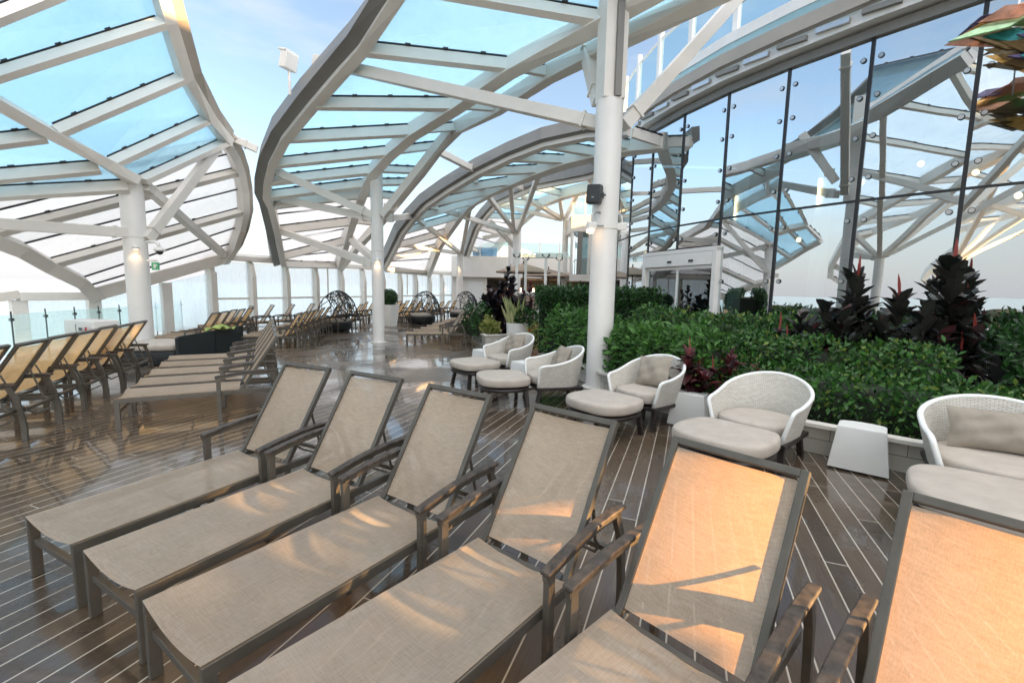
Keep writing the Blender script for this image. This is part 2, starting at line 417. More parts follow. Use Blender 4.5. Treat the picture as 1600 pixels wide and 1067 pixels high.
palec = N(nt, 'ShaderNodeMix', data_type='RGBA', blend_type='MULTIPLY'); palec.inputs[0].default_value = 1
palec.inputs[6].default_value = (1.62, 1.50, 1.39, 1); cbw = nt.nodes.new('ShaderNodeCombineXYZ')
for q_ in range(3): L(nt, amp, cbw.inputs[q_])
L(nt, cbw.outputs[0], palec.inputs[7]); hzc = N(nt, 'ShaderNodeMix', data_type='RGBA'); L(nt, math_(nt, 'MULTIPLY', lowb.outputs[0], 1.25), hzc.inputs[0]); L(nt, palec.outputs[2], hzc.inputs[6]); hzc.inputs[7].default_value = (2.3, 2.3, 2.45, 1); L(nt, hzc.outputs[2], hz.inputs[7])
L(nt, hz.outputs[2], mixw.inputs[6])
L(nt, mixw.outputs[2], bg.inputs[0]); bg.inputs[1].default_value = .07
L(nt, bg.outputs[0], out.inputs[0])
sl = bpy.data.lights.new('sun', 'SUN'); sl.energy = 4.3; sl.angle = rad(.5); sl.color = (1, .58, .23)
so = bpy.data.objects.new('sun', sl); COL.objects.link(so)
sd = Vec((math.cos(SUN_AZ)*math.cos(SUN_EL), math.sin(SUN_AZ)*math.cos(SUN_EL), math.sin(SUN_EL)))
so.rotation_euler = sd.to_track_quat('Z', 'Y').to_euler(); so.location = (10, -5, 8)
vs = sc.view_settings; vs.view_transform = 'Standard'; vs.look = 'None'; vs.exposure = 2.55; vs.gamma = 1
sc.cycles.max_bounces = 10; sc.cycles.transparent_max_bounces = 24; sc.cycles.glossy_bounces = 5
sc.cycles.use_denoising = True; sc.cycles.sample_clamp_indirect = 25

# ------------------------------------------------------------------ setting
BAL = []
for px, py in ((-40, 496), (17, 492), (70.6, 487), (116, 484), (153.5, 482), (186, 480), (215, 478), (243, 476), (264, 473.5), (282.6, 472)):
    q = atz(px, py, .9); BAL.append(Vec((q.x, q.y, 0)))
dk = [(-14, -12), (75, -12), (75, 15.9), (BAL[-1].dot(U)+.05, 15.9)]+[(q.dot(U), q.dot(V)+.05) for q in BAL[::-1]]+[(-14, 9.0)]
b = MB(); b.add([(x, y, 0) for x, y in dk], [list(range(len(dk)))])
deck = b.build('deck', 'deck'); deck.rotation_euler = (0, 0, AZ); tag(deck, kind='structure')
b = MB(); b.box(ST(43, 15.62, -1.5), (64, .3, 2.98), Euler((0, 0, AZ))); tag(b.build('deck_edge', 'white'), kind='structure')
b = MB(); b.box(ST(0, 13, -3.1), (60, 6, .2), Euler((0, 0, AZ))); tag(b.build('lower_deck', 'table'), kind='structure')
b = MB(); b.add([(-30000, -30000, -30), (30000, -30000, -30), (30000, 30000, -30), (-30000, 30000, -30)], [[0, 1, 2, 3]])
tag(b.build('sea', 'sea'), kind='structure')
b = MB(); rs = random.Random(21)
for k in range(60):
    a0 = rad(185+k*2); d0 = 420+rs.uniform(-25, 25); cx, cy = d0*math.cos(a0), d0*math.sin(a0); h0 = rs.uniform(3, 7); w0 = rs.uniform(12, 20)
    b.loft([[Vec((cx+w0*q*math.cos(t)*rs.uniform(.85, 1.1), cy+w0*q*math.sin(t)*rs.uniform(.85, 1.1), z)) for t in [2*math.pi*j/9 for j in range(9)]] for z, q in ((-30, 1.1), (-12, 1), (-12+h0*.7, .75), (-12+h0, .3))])
tag(b.build('shore_hills', 'core'), kind='structure')
# ------------------------------------------------------------------ sun loungers
def qgrid(mb, fn, nu, nv, thick=None):
    base = len(mb.v)
    for i in range(nu+1):
        for j in range(nv+1): mb.v.append(tuple(fn(i/nu, j/nv)))
    for i in range(nu):
        for j in range(nv):
            a = base+i*(nv+1)+j; mb.f.append([a, a+nv+1, a+nv+2, a+1])

TILT = 1.005; HX, HZ, LB = 1.223, .346, .762; LW = .568
def backpt(u, y, off=0):        # along the back from the hinge
    return Vec((HX+u*math.cos(TILT)-off*math.sin(TILT), y, HZ+u*math.sin(TILT)+off*math.cos(TILT)))
def make_lounger():
    root = empty('sun_lounger')
    hw = LW/2
    b = MB()
    for s in (-1, 1):
        b.box((.83, s*(hw-.014), .318), (1.66, .028, .05), None, .004)
    b.box((.03, 0, .205), (.03, LW-.065, .035), None, .004)
    b.box((1.215, 0, .305), (.03, LW-.06, .03), None, .003)
    b.box((1.62, 0, .305), (.03, LW-.06, .03), None, .003)
    b.box((.6, 0, .27), (.025, LW-.06, .025), None, .003)
    b.build('base_frame', 'frame', root)
    for s in (-1, 1):
        b = MB(); b.box((.024, s*(hw-.014), .1465), (.048, .028, .293), None, .004); b.build('leg', 'frame', root)
    # seat cloth, sagging between the side rails and rolled over the foot end
    b = MB()
    def seat(u, v):
        x = .0+u*1.19; y = (v-.5)*(LW-.012)
        c = 1-(2*v-1)**2
        edge = max(0, 1-x/.06)
        wr = max(0, min(1, (x-.62)/.4)); wr = wr*wr*.0032*math.sin(2*math.pi*(x*13+1.5*(2*v-1)**2+.25*math.sin(7*v)))*c
        return Vec((x, y, .349-.026*c*min(1, .35+x/.25)+.002+wr - .03*edge*edge*c))
    qgrid(b, seat, 100, 12); o = b.build('seat_sling', 'sling', root, True)
    # back: frame of two rails and a top bar, cloth set into it
    b = MB(); n = Vec((-math.sin(TILT), 0, math.cos(TILT)))
    for s in (-1, 1):
        b.bar(backpt(-.02, s*(hw-.03)), backpt(LB, s*(hw-.03)), .03, .034, n, .004)
    b.bar(backpt(LB-.015, -(hw-.045)), backpt(LB-.015, hw-.045), .03, .034, n, .004)
    b.build('back_frame', 'frame', root)
    b = MB()
    def bk(u, v):
        c = 1-(2*v-1)**2
        return backpt(.012+u*(LB-.055), (v-.5)*(LW-.088), .004-.018*c)
    qgrid(b, bk, 16, 10); b.build('back_sling', 'sling', root, True)
    for s in (-1, 1):
        b = MB(); b.tube([backpt(0, s*(hw-.06)), Vec((1.19, s*(hw-.06), .325)), Vec((1.185, s*(hw-.03), .335))], .009, 6); b.build('hinge', 'plastic', root)
    # arms
    ax = hw+.035
    def armz(t): return .515+.05*math.sin(min(1, t*1.15)*math.pi*.62)
    for s in (-1, 1):
        b = MB(); b.box((.985, s*ax, .255), (.045, .03, .51), None, .004)
        b.build('arm_post', 'frame', root)
        b = MB(); pts = [Vec((.955+.63*t, s*ax, armz(t)-.012)) for t in [i/9 for i in range(10)]]
        b.sweep(pts, [Vec((0, 0, 1))]*10, .026, .026); b.build('arm_rail', 'frame', root)
        b = MB(); pts = [Vec((.95+.66*t, s*ax, armz(t)+.012)) for t in [i/9 for i in range(10)]]
        b.sweep(pts, [Vec((0, 0, 1))]*10, .05, .021); o = b.build('armrest', 'arm', root)
        bv = o.modifiers.new('bevel', 'BEVEL'); bv.width = .006; bv.segments = 2; bv.limit_method = 'ANGLE'
        b = MB(); pts = [Vec((1.55, s*ax, armz(.95)-.02)), Vec((1.60, s*ax, .43)), Vec((1.63, s*ax, .27)), Vec((1.645, s*ax, .12)), Vec((1.64, s*ax, 0))]
        b.sweep(pts, [Vec((1, 0, .2))]*5, .03, .04); b.build('leg', 'frame', root)
    # prop behind the back: a U-shaped rod hooked into notches
    b = MB(); y = hw-.08
    b.tube([backpt(.40, -y-.03, -.02), Vec((1.56, -y, .36)), Vec((1.60, -y, .315)), Vec((1.66, -y+.05, .235)), Vec((1.66, y-.05, .235)), Vec((1.60, y, .315)), Vec((1.56, y, .36)), backpt(.40, y+.03, -.02)], .009, 8)
    b.build('support_rod', 'frame', root)
    return root

LOUNGER = None
def place(x, y, rz, label, group):
    global LOUNGER
    if LOUNGER is None: LOUNGER = make_lounger(); o = LOUNGER
    else: o = copy_tree(LOUNGER)
    o.location = (x, y, 0); o.rotation_euler = (0, 0, rz)
    return tag(o, label, 'sun lounger', group)
front = [(-2.4135, 2.2373, 1.1056), (-1.8178, 1.921, 1.0513), (-1.2669, 1.5606, .9633), (-.7088, 1.1526, .8726), (-.252, .7073, .7516), (.3022, .2073, .7217)]
flab = ['tan sling lounger at the far left end of the big front row',
        'tan front row lounger second from the left, mostly shaded',
        'tan front row lounger third from the left, mostly shaded',
        'tan front row lounger with only the lower right of its back lit orange',
        'front row lounger, the whole back glowing orange, right of the half lit one',
        'orange glowing lounger back cut off by the right edge of the photo']
for (x, y, a), l in zip(front, flab): place(x, y, a, l, 'loungers in the large front row')
def row(tops, yaw, labels, group, z=.9):
    for (px, py, d), l in zip(tops, labels):
        p = at(px, py, d) if d else atz(px, py, z)
        c, s = math.cos(yaw), math.sin(yaw); lx, ly = 1.632, -.254
        k = z/.98; o = place(p.x-k*(c*lx-s*ly), p.y-k*(s*lx+c*ly), yaw, l, group); o.scale = (k, k, k)
g = 'loungers seen from behind at the left edge'
row([(-45, 551, 0), (29, 539, 0), (81, 528, 0), (123, 521, 0), (157.5, 513, 0), (185, 510, 0), (210, 505, 0)], rad(21),
    ['brown backed lounger cut by the left photo edge, nearest of its row'] +
    ['brown backed lounger seen from behind, %s whole one from the left edge' % ORD[i] for i in range(5)] +
    ['orange glowing lounger back at the far end of the left edge row'], g, .98)
# side-on row
c0 = atz(177, 625, .34); ax = Vec((math.cos(rad(29)), math.sin(rad(29)), 0)); side = Vec((-ax.y, ax.x, 0))
rw = (ST(4.85, 8.07)-ST(2.98, 5.86))/4
for i in range(5):
    p = c0 + side*(LW/2) + rw*i
    place(p.x, p.y, rad(29), ['beige lounger seen side on, nearest of the left middle row', 'beige lounger just behind the nearest one of the left middle row', 'beige lounger of the left side-on row, third from its near end',
          'beige lounger of the left side-on row, fourth from its near end', 'beige lounger of the left side-on row next to the last one', 'beige lounger at the far end of the left side-on row, by the black bed panel'][i], 'loungers side on in the left middle row')
row([(332, 490, 0), (347.5, 487.7, 0), (362, 485, 0), (375, 484, 0), (388.6, 482, 0)], rad(12.8),
    ['small dark lounger behind the black bed panel, %s from the left' % ORD[i] for i in range(4)] + ['small dark lounger behind the black bed panel, at the right end of its five'], 'loungers behind the black daybed')
row([(396, 478.6, 0), (429, 477.2, 0), (461, 476.2, 0), (492, 475.0, 0)], rad(40),
    ['pale lounger along the windscreen, %s from the left of that line' % ORD[i] for i in range(4)], 'pale loungers along the windscreen')
row([(466, 490, 0), (476, 488, 0), (486.5, 486, 0), (494, 484, 0), (504, 482, 0), (513, 480.5, 0)], rad(12.8),
    ['brown lounger packed left of the centre column, %s from the near end' % ORD[i] for i in range(6)], 'tightly packed brown loungers')
row([(528, 479, 0), (549, 477.6, 0), (563, 476, 0)], rad(5),
    ['brown lounger under the first wicker hood, %s of three' % x for x in ('leftmost', 'middle', 'rightmost')], 'brown loungers under the first wicker hood')
row([(572, 472.6, 0), (583, 472, 0)], rad(5), ['lounger close to the left side of the centre column', 'lounger half hidden by the centre column'], 'loungers at the centre column')
row([(627, 475, 0), (642.5, 474, 0), (655.6, 473.7, 0), (667.5, 473, 0), (678, 472.5, 0), (690, 472, 0)], rad(-8),
    ['brown lounger right of the white ball planter, %s in the front line' % ORD[i] for i in range(6)], 'brown loungers right of the ball planter')
row([(701, 470.5, 0), (711, 470, 0)], rad(-8), ['far brown lounger left of the thin column, the farther from it', 'far brown lounger nearest the thin column'], 'brown loungers by the thin column')
row([(622.5, 471, 0), (635, 470, 0), (646, 469.8, 0), (657, 469.5, 0)], rad(-8),
    ['far lounger in the back line beyond the ball planter, %s from left' % ORD[i] for i in range(4)], 'far loungers in the back line')
c0 = atz(635, 522, .34); ya = rad(15); ax = Vec((math.cos(ya), math.sin(ya), 0)); side = Vec((-ax.y, ax.x, 0))
for i in range(9):
    p = c0 + side*(LW/2) + Vec((.05, .80, 0))*i
    place(p.x, p.y, ya, ['beige lounger seen side on, nearest of the row left of the tiled planter'][0] if i == 0 else 'beige lounger left of the tiled planter, %s behind the nearest one' % ORD[i-1], 'loungers in the row by the tiled planter')

# ------------------------------------------------------------------ wicker chairs, footstools, pillows, side tables
CW, CD = .80, .74
def chair_plan(a, grow=0):        # a -1..1 round the back, arms forward; local x = front
    r = .37+grow
    t = abs(a)
    if t < .62:
        an = math.pi - (a/.62)*math.pi*.5
        return Vec((-.02+(CD*.47+grow)*math.cos(an), (CW/2+grow)*math.sin(an)*(1 if True else 1), 0))
    q = (t-.62)/.38; sgn = 1 if a > 0 else -1
    return Vec((-.02+q*.40, sgn*(CW/2+grow)*(1-.06*q*q), 0))
def chair_top(a):
    t = abs(a)
    return .585+.215*(0.5+0.5*math.cos(min(1, t/.95)*math.pi)) if t < .95 else .585-.02*(t-.95)/.05
def make_chair():
    root = empty('wicker_armchair')
    n = 56; z0 = .27
    rows = 14
    def P(i, q, inner):
        a = -1+2*i/n; zt = chair_top(a); z = z0+(zt-z0)*q
        g_ = -.06+.085*q - (.035 if inner else 0)
        p = chair_plan(a, g_); 
        p.z = z; return p
    b = MB()
    for inner in (0, 1):
        base = len(b.v)
        acc = [0]
        for i in range(n+1):
            for q in range(rows+1): b.v.append(tuple(P(i, q/rows, inner)))
            if i: acc.append(acc[-1]+(P(i, .5, inner)-P(i-1, .5, inner)).length)
        for i in range(n):
            for q in range(rows):
                a = base+i*(rows+1)+q
                f = [a, a+rows+1, a+rows+2, a+1]
                uu = [(acc[i], b.v[f[0]][2]), (acc[i+1], b.v[f[1]][2]), (acc[i+1], b.v[f[2]][2]), (acc[i], b.v[f[3]][2])]
                if inner: f = f[::-1]; uu = uu[::-1]
                b.f.append(f); b.uv[len(b.f)-1] = uu
    # close bottom and arm ends
    half = (n+1)*(rows+1)
    for i in range(n):
        a = i*(rows+1); c = half+a; b.f.append([a, c, c+rows+1, a+rows+1]); b.uv[len(b.f)-1] = [(0, 0)]*4
    for e in (0, n):
        for q in range(rows):
            a = e*(rows+1)+q; c = half+a; b.f.append([a, a+1, c+1, c]); b.uv[len(b.f)-1] = [(0, b.v[a][2]), (0, b.v[a+1][2]), (.03, b.v[a+1][2]), (.03, b.v[a][2])]
    b.build('woven_shell', 'wicker', root, True, 50)
    b = MB(); pts = []
    for i in range(n+1):
        p = (P(i, 1, 0)+P(i, 1, 1))/2; p.z += .004; pts.append(p)
    for e, lst in ((n, []), (0, [])):
        for q in (.9, .6, .3, .02):
            p = (P(e, q, 0)+P(e, q, 1))/2; p.x += .006; lst.append(p)
        if e == n: pts = pts+lst
        else: pts = lst[::-1]+pts
    b.tube(pts, .019, 10); o = b.build('rolled_rim', 'table', root, True)
    uv = None
    b = MB(); b.box((.06, 0, .255), (.70, .70, .045), None, .008); b.build('seat_frame', 'dark', root)
    for sx, sy in ((.36, .31), (.36, -.31), (-.26, .27), (-.26, -.27)):
        b = MB(); k = 1 if sx > 0 else -1
        b.loft([[Vec((sx+dx*.026+k*ox, sy+dy*.026+(.02 if sy > 0 else -.02)*oy, z)) for dx, dy in ((-1, -1), (1, -1), (1, 1), (-1, 1))] for z, ox, oy in ((.235, 0, 0), (0, .05, 1))])
        b.build('leg', 'dark', root)
    b = MB(); cushion(b, .10, 0, .335, .33, .30, .13, 3.0); b.build('seat_cushion', 'cushion', root, True); piping(.10, 0, .335, .33, .30, .13, 3.0).build('piping', 'pillow', root, True)
    return root
def cushion(b, cx, cy, hx, hy, z0, h, p=3.0, front=None, nn=44):
    rings = []
    for k in range(9):
        u = k/8; an = math.pi*(u-.5); z = z0+h/2+h/2*math.sin(an); sc_ = (1-.055*(1-math.cos(an))**1.5*1.6)
        if k in (0, 8): sc_ *= .9
        ring = []
        for j in range(nn):
            t = 2*math.pi*j/nn; c, s = math.cos(t), math.sin(t)
            e = 2/p if not (front and c > 0) else 2/front
            x = hx*abs(c)**e*(1 if c > 0 else -1); y = hy*abs(s)**(2/p)*(1 if s > 0 else -1)
            w_ = 1+.012*math.sin(5*t+2*u)
            ring.append(Vec((cx+x*sc_*w_, cy+y*sc_*w_, z)))
        rings.append(ring)
    # crowned top
    top = rings[-1]; c = Vec((cx, cy, z0+h+.012))
    rings.append([p_.lerp(c, .4)+Vec((0, 0, .008)) for p_ in top]); rings.append([p_.lerp(c, .8)+Vec((0, 0, .004)) for p_ in top])
    b.loft(rings)
def piping(cx, cy, hx, hy, z0, h, p=3.0, front=None):
    b = MB(); pts = []
    for j in range(64):
        t = 2*math.pi*j/64; c, s = math.cos(t), math.sin(t); e = 2/p if not (front and c > 0) else 2/front
        pts.append(Vec((cx+hx*.955*abs(c)**e*(1 if c > 0 else -1), cy+hy*.955*abs(s)**(2/p)*(1 if s > 0 else -1), z0+h*.86)))
    return b.tube(pts, .006, 6, True)
def make_ottoman():
    root = empty('footstool')
    b = MB(); cushion(b, 0, 0, .37, .41, .30, .12, 3.6, 2.5); b.build('cushion', 'cushion', root, True); piping(0, 0, .37, .41, .30, .12, 3.6, 2.5).build('piping', 'pillow', root, True)
    b = MB(); cushion(b, 0, 0, .35, .39, .225, .06, 3.6, 2.5); b.build('seat_frame', 'dark', root, True, 50)
    for sx, sy in ((.24, .22), (.24, -.22), (-.28, .30), (-.28, -.30)):
        b = MB(); k = .045 if sx > 0 else -.02
        b.loft([[Vec((sx+dx*.024+ox, sy+dy*.024+oy, z)) for dx, dy in ((-1, -1), (1, -1), (1, 1), (-1, 1))] for z, ox, oy in ((.24, 0, 0), (0, k, .03 if sy > 0 else -.03))])
        b.build('leg', 'dark', root)
    return root
def make_pillow(name='throw_pillow', w_=.46, h_=.42, th=.16):
    b = MB(); n = 14
    for s in (1, -1):
        base = len(b.v)
        for i in range(n+1):
            for j in range(n+1):
                u = 2*i/n-1; v_ = 2*j/n-1
                k = max(0, (1-abs(u)**3)*(1-abs(v_)**3))**.55
                pin = 1-.07*(1-abs(u*v_))*(abs(u)+abs(v_))**.5
                wob = .012*math.sin(6*u+3*v_)*k+.008*math.sin(9*v_-4*u)*k
                b.v.append((s*(th/2*k)+wob, u*w_/2*pin, v_*h_/2*pin))
        for i in range(n):
            for j in range(n):
                a = base+i*(n+1)+j; f = [a, a+n+1, a+n+2, a+1]; b.f.append(f if s > 0 else f[::-1])
    return b
CH = OT = None
#   seat px, stool px, yaw, chair scale, pillow
chairs = [('A', (795, 556), (741, 563), -140, True), ('B', (862, 583), (802, 584), -166, True), ('C', (1010, 607), (943, 620), -140, True),
          ('D', (1186, 650), (1132, 672), -138, False), ('E', (1565, 716), (1575, 768), -126, True)]
cname = {'A': 'farthest of the five, beside the white pot', 'B': 'second farthest, left of the thick column', 'C': 'right of the thick column, with a pillow', 'D': 'without a pillow, between the two white tables', 'E': 'cut by the right edge of the photo'}
oname = {'A': 'in front of the farthest armchair', 'B': 'in front of the armchair left of the thick column', 'C': 'with a creased cover, at the foot of the thick column', 'D': 'in front of the armchair that has no pillow', 'E': 'cut by the right edge of the photo'}
pname = {'A': 'in the farthest wicker armchair', 'B': 'in the wicker armchair left of the thick column', 'C': 'standing on its corner in the armchair right of the thick column', 'E': 'lying slack in the armchair at the right edge'}
for k, sp_, op_, yw, pl in chairs:
    a = atz(*sp_, .42); o2 = atz(*op_, .42); yaw = rad(yw)
    fd = Vec((math.cos(yaw), math.sin(yaw), 0))
    if CH is None: CH = make_chair(); c = CH
    else: c = copy_tree(CH)
    cc = a - fd*.08
    wide = 1.18 if k == 'E' else (1.0 if k == 'D' else .98)
    c.location = (cc.x, cc.y, 0); c.rotation_euler = (0, 0, yaw); c.scale = (wide, wide, 1.0)
    tag(c, 'white woven barrel armchair ' + cname[k], 'armchair', 'white wicker armchairs')
    if OT is None: OT = make_ottoman(); t = OT
    else: t = copy_tree(OT)
    # keep it clear of the chair
    dist = (o2-cc).dot(fd); need = .46*wide+.37*wide
    if dist < need: o2 = o2 + fd*(need-dist)
    t.location = (o2.x, o2.y, 0); t.rotation_euler = (0, 0, yaw); t.scale = (wide, wide*1.02, 1)
    tag(t, 'taupe cushioned footstool ' + oname[k], 'footstool', 'taupe footstools')
    if pl:
        ww = .62 if k == 'E' else .46
        p = make_pillow(w_=ww, h_=.34 if k == 'E' else .40).build('throw_pillow', 'pillow', None, True)
        q = cc - fd*(.06*wide); q.z = .63 if k != 'E' else .60
        p.location = q; p.rotation_euler = Euler((0.10 if k == 'C' else .04, rad(-24), yaw), 'XYZ')
        tag(p, 'taupe throw pillow ' + pname[k], 'pillow', 'taupe throw pillows')

def make_table():
    b = MB(); rings = []
    def plan(sx, sy, z):
        pts = []
        for j in range(7): t = math.pi*(-.5+j/6); pts.append(Vec((-.04*0+.5*sx*.3+sx*.2*math.cos(t), sy*.5*math.sin(t), z)))
        pts += [Vec((-sx*.5, sy*.5, z)), Vec((-sx*.5, -sy*.5, z))]
        return pts
    for z, k in ((.02, 1), (.025, 1.0), (.40, .80), (.415, .795), (.42, .775)):
        rings.append(plan(.40*(.35+.65*k), .46*k, z))
    b.loft(rings); return b
tabs = [((1348, 664), .42, rad(-130), 'white tapered side table on the right, standing clear between two armchairs'),
        ((1083, 612), .42, rad(-130), 'white tapered side table tucked behind the arm of the armchair with no pillow'),
        ((822, 565), .42, rad(-140), 'white side table half hidden behind the armchair left of the thick column'),
        ((758, 546), .42, rad(-140), 'white side table half hidden behind the farthest armchair')]
for (px, py), z, yw, l in tabs:
    p = atz(px, py, z); root = empty('side_table', (p.x, p.y, 0), yw+math.pi)
    make_table().build('tapered_body', 'table', root, True, 30)
    b = MB(); b.box((0, 0, .009), (.26, .32, .018)); b.build('foot_plinth', 'plastic', root)
    tag(root, l, 'side table', 'white side tables')

# ------------------------------------------------------------------ low black daybed with panel, towel
dbx = Vec((-6.54, 8.75, 0)); dfar = Vec((-6.82, 11.34, 0))
ln = (dfar-dbx); dl = ln.length; yaw = math.atan2(ln.y, ln.x)
root = empty('daybed', (dbx.x, dbx.y, 0), yaw)       # local x runs along the panel, +y towards the left
b = MB(); b.box((.55, .55, .15), (1.15, 1.05, .30), None, .05); b.build('woven_base', 'black', root, True, 40)
b = MB(); cushion(b, .55, .57, .58, .54, .30, .13, 6); b.build('mattress', 'cushion', root, True)
b = MB(); b.box((1.55, .5, .13), (.85, .9, .26), None, .04); b.build('foot_base', 'black', root)
b = MB(); b.loft([[Vec((0, y, .03)), Vec((0, y, .56)), Vec((.1, y, .585)), Vec((dl, y, .585)), Vec((dl, y, .03))] for y in (-.03, .015)])
o = b.build('side_panel', 'blackmesh', root)
for x in (0.0, dl*.52, dl):
    b = MB(); b.bar((x, -.034, .02), (x, -.034, .5+.1*x/dl), .03, .03); b.build('panel_post', 'black', root)
tag(root, 'low black woven daybed with beige mattress and a long dark side panel', 'daybed')
b = MB()
def tw(u, v): return Vec((u*.75, v*.34, .05*math.sin(7*u+2*v)*math.sin(5*v+3*u)+.035*math.sin(13*u)))
qgrid(b, tw, 24, 10); t = b.build('towel', 'towel', None, True)
sm = t.modifiers.new('thick', 'SOLIDIFY'); sm.thickness = .02
mm = Matrix.Rotation(yaw, 4, 'Z'); t.rotation_euler = (0, 0, yaw); pp = dbx+mm.to_3x3() @ Vec((dl*.52, -.14, 0)); t.location = (pp.x, pp.y, .60)
tag(t, 'crumpled green and yellow towel draped on the black daybed panel', 'towel')

# ------------------------------------------------------------------ hooded wicker daybeds
def make_hood(seed):
    r = random.Random(seed); root = empty('hooded_daybed')
    b = MB(); b.loft([[Vec((.68*k*math.cos(a), .62*k*math.sin(a), z)) for a in [2*math.pi*j/28 for j in range(28)]] for z, k in ((.02, .85), (.12, .98), (.30, 1.0), (.33, .96))]); b.build('woven_base', 'black', root, True, 40)
    b = MB(); cushion(b, 0, 0, .63, .58, .33, .12, 2.2); b.build('mattress', 'cushion', root, True)
    def S(th, ph):      # th over the top from front tip to back, ph across
        x = .72*math.cos(th)-.06; z = .36+1.08*math.sin(th)*math.cos(ph)**.8
        y = .62*math.sin(ph)*(.35+.65*math.sin(th)**.5 if math.sin(th) > 0 else .35)
        return Vec((x-.18*math.sin(th), y, z))
    b = MB()
    T0, T1 = .85, 2.95
    for i in range(64):
        th = r.uniform(T0, T1); ph = r.uniform(-1.4, 1.4); a = r.uniform(0, 6.28); ln_ = r.uniform(.5, 1.5); pts = []
        for k in range(9):
            t_ = (k/8-.5)*ln_; bend = .5*t_*t_
            h = min(T1, max(T0, th+math.cos(a)*t_+bend*.4)); p = min(1.45, max(-1.45, ph+math.sin(a)*t_*1.3-bend*.3))
            pts.append(S(h, p))
        if (pts[0]-pts[-1]).length > .15: b.tube(pts, r.choice([.010, .012, .015]), 4)
    o = b.build('woven_hood', 'black', root)
    b = MB(); b.tube([S(T1, -1.45+2.9*k/20) for k in range(21)], .024, 6); b.tube([S(T0+(T1-T0)*k/14, -1.45) for k in range(15)], .02, 6); b.tube([S(T0+(T1-T0)*k/14, 1.45) for k in range(15)], .02, 6)
    b.tube([S(T0+(T1-T0)*k/14, 0) for k in range(15)], .018, 6)
    b.build('hood_rim', 'black', root)
    return root
for i, (px, py, d, l) in enumerate([(521, 500, 16.4, 'black openwork wicker hood daybed left of the centre column'), (658, 492, 20.5, 'black openwork wicker hood daybed right of the ball planter'), (722, 490, 23.5, 'black openwork wicker hood daybed behind the thin column')]):
    o = make_hood(3+i); p = at(px, py, d); o.location = (p.x, p.y, 0); o.rotation_euler = (0, 0, rad(165)); o.scale = (.95, .95, 1.0)
    tag(o, l, 'daybed', 'hooded wicker daybeds')
# ------------------------------------------------------------------ steel and glass canopies
def P(t): return at(*t) if not isinstance(t, Vec) else t
def dens(pts, k=1): return pts
def canopy(root, ribs, fasciaA=None, glassk=None, rib_h=.26, rib_w=.12, beamA=(.22, .30), beamB=(.22, .34), thin=(), skipA=False, skipB=False, edgeA=None, edgeB=None, up0=Vec((0, 0, 1)), rib_skip=()):
    A = [P(r[0]) for r in ribs]; B = [P(r[1]) for r in ribs]; n = len(ribs); nor = []; prev = up0
    for i in range(n):
        t = ((A[min(i+1, n-1)]-A[max(i-1, 0)])+(B[min(i+1, n-1)]-B[max(i-1, 0)])); d = (B[i]-A[i])
        u = t.cross(d).normalized()
        if u.dot(prev) < 0: u = -u
        nor.append(u); prev = u
    for i in range(n):                                   # ribs hang under the glass
        if i in rib_skip: continue
        u = nor[i]; d = (B[i]-A[i]).normalized()
        h, w_ = (rib_h, rib_w)
        b = MB(); b.bar(A[i]+d*.10-u*(h/2+.02), B[i]-d*.10-u*(h/2+.02), w_, h, u); b.build('rib', 'white', root)
        b = MB(); b.bar(A[i]+d*.14+u*.005, B[i]-d*.14+u*.005, w_+.03, .026, u)
        ln = (B[i]-A[i]).length
        for q in (.3, .55, .8): b.bar(A[i]+d*(ln*q-.05)+u*.0, A[i]+d*(ln*q+.05)+u*.0, w_+.09, .03, u)
        b.build('glazing_gasket', 'gasket', root)
    for i in range(n-1):
        mat = (glassk[i] if glassk else 'cglass')
        b = MB(); q = []
        for p, u in ((A[i], nor[i]), (B[i], nor[i]), (B[i+1], nor[i+1]), (A[i+1], nor[i+1])): q.append(p+u*.03)
        c = sum(q, Vec())/4; um = (nor[i]+nor[i+1]).normalized()
        q = [p+(c-p)*.012 for p in q]
        b.add(q+[p+um*.02 for p in q], [[0, 1, 2, 3], [7, 6, 5, 4], [0, 4, 5, 1], [1, 5, 6, 2], [2, 6, 7, 3], [3, 7, 4, 0]]); b.build('glass_panel', mat, root)
        if i in thin:
            for k in (.5,):
                b = MB(); a0 = A[i].lerp(A[i+1], k); b0 = B[i].lerp(B[i+1], k); b.bar(a0, b0, .05, .035, um); b.build('glazing_bar', 'gasket', root)
    if not skipA:
        e = MB(); e.sweep(A, nor, beamA[0], beamA[1], (0, -.12)); e.build('edge_beam', 'white', root)
    if fasciaA:
        sgn, w_, h_, offs, up_, m_ = fasciaA
        C = sum(B, Vec())/n; 
        e = MB(); e.sweep(A, nor, w_, h_, (offs*sgn, up_)); e.build('fascia', m_, root)
    if not skipB:
        e = MB(); e.sweep(B, nor, beamB[0], beamB[1], (0, -.12)); e.build('rail_beam', 'white', root)
    return A, B, nor
def braces(root, lst, w_=.17):
    for a, c in lst:
        b = MB(); a_, c_ = P(a), P(c); b.bar(a_, c_, w_, w_*1.15, Vec((0, 0, 1)), .01); d_ = (c_-a_).normalized()
        for q_, e_ in ((a_+d_*.30, d_), (c_-d_*.30, d_)): b.bar(q_-e_*.02, q_+e_*.02, w_+.05, w_*1.15+.05)
        b.build('brace', 'white', root)
cg = 'cglass'; fg = 'fglass'

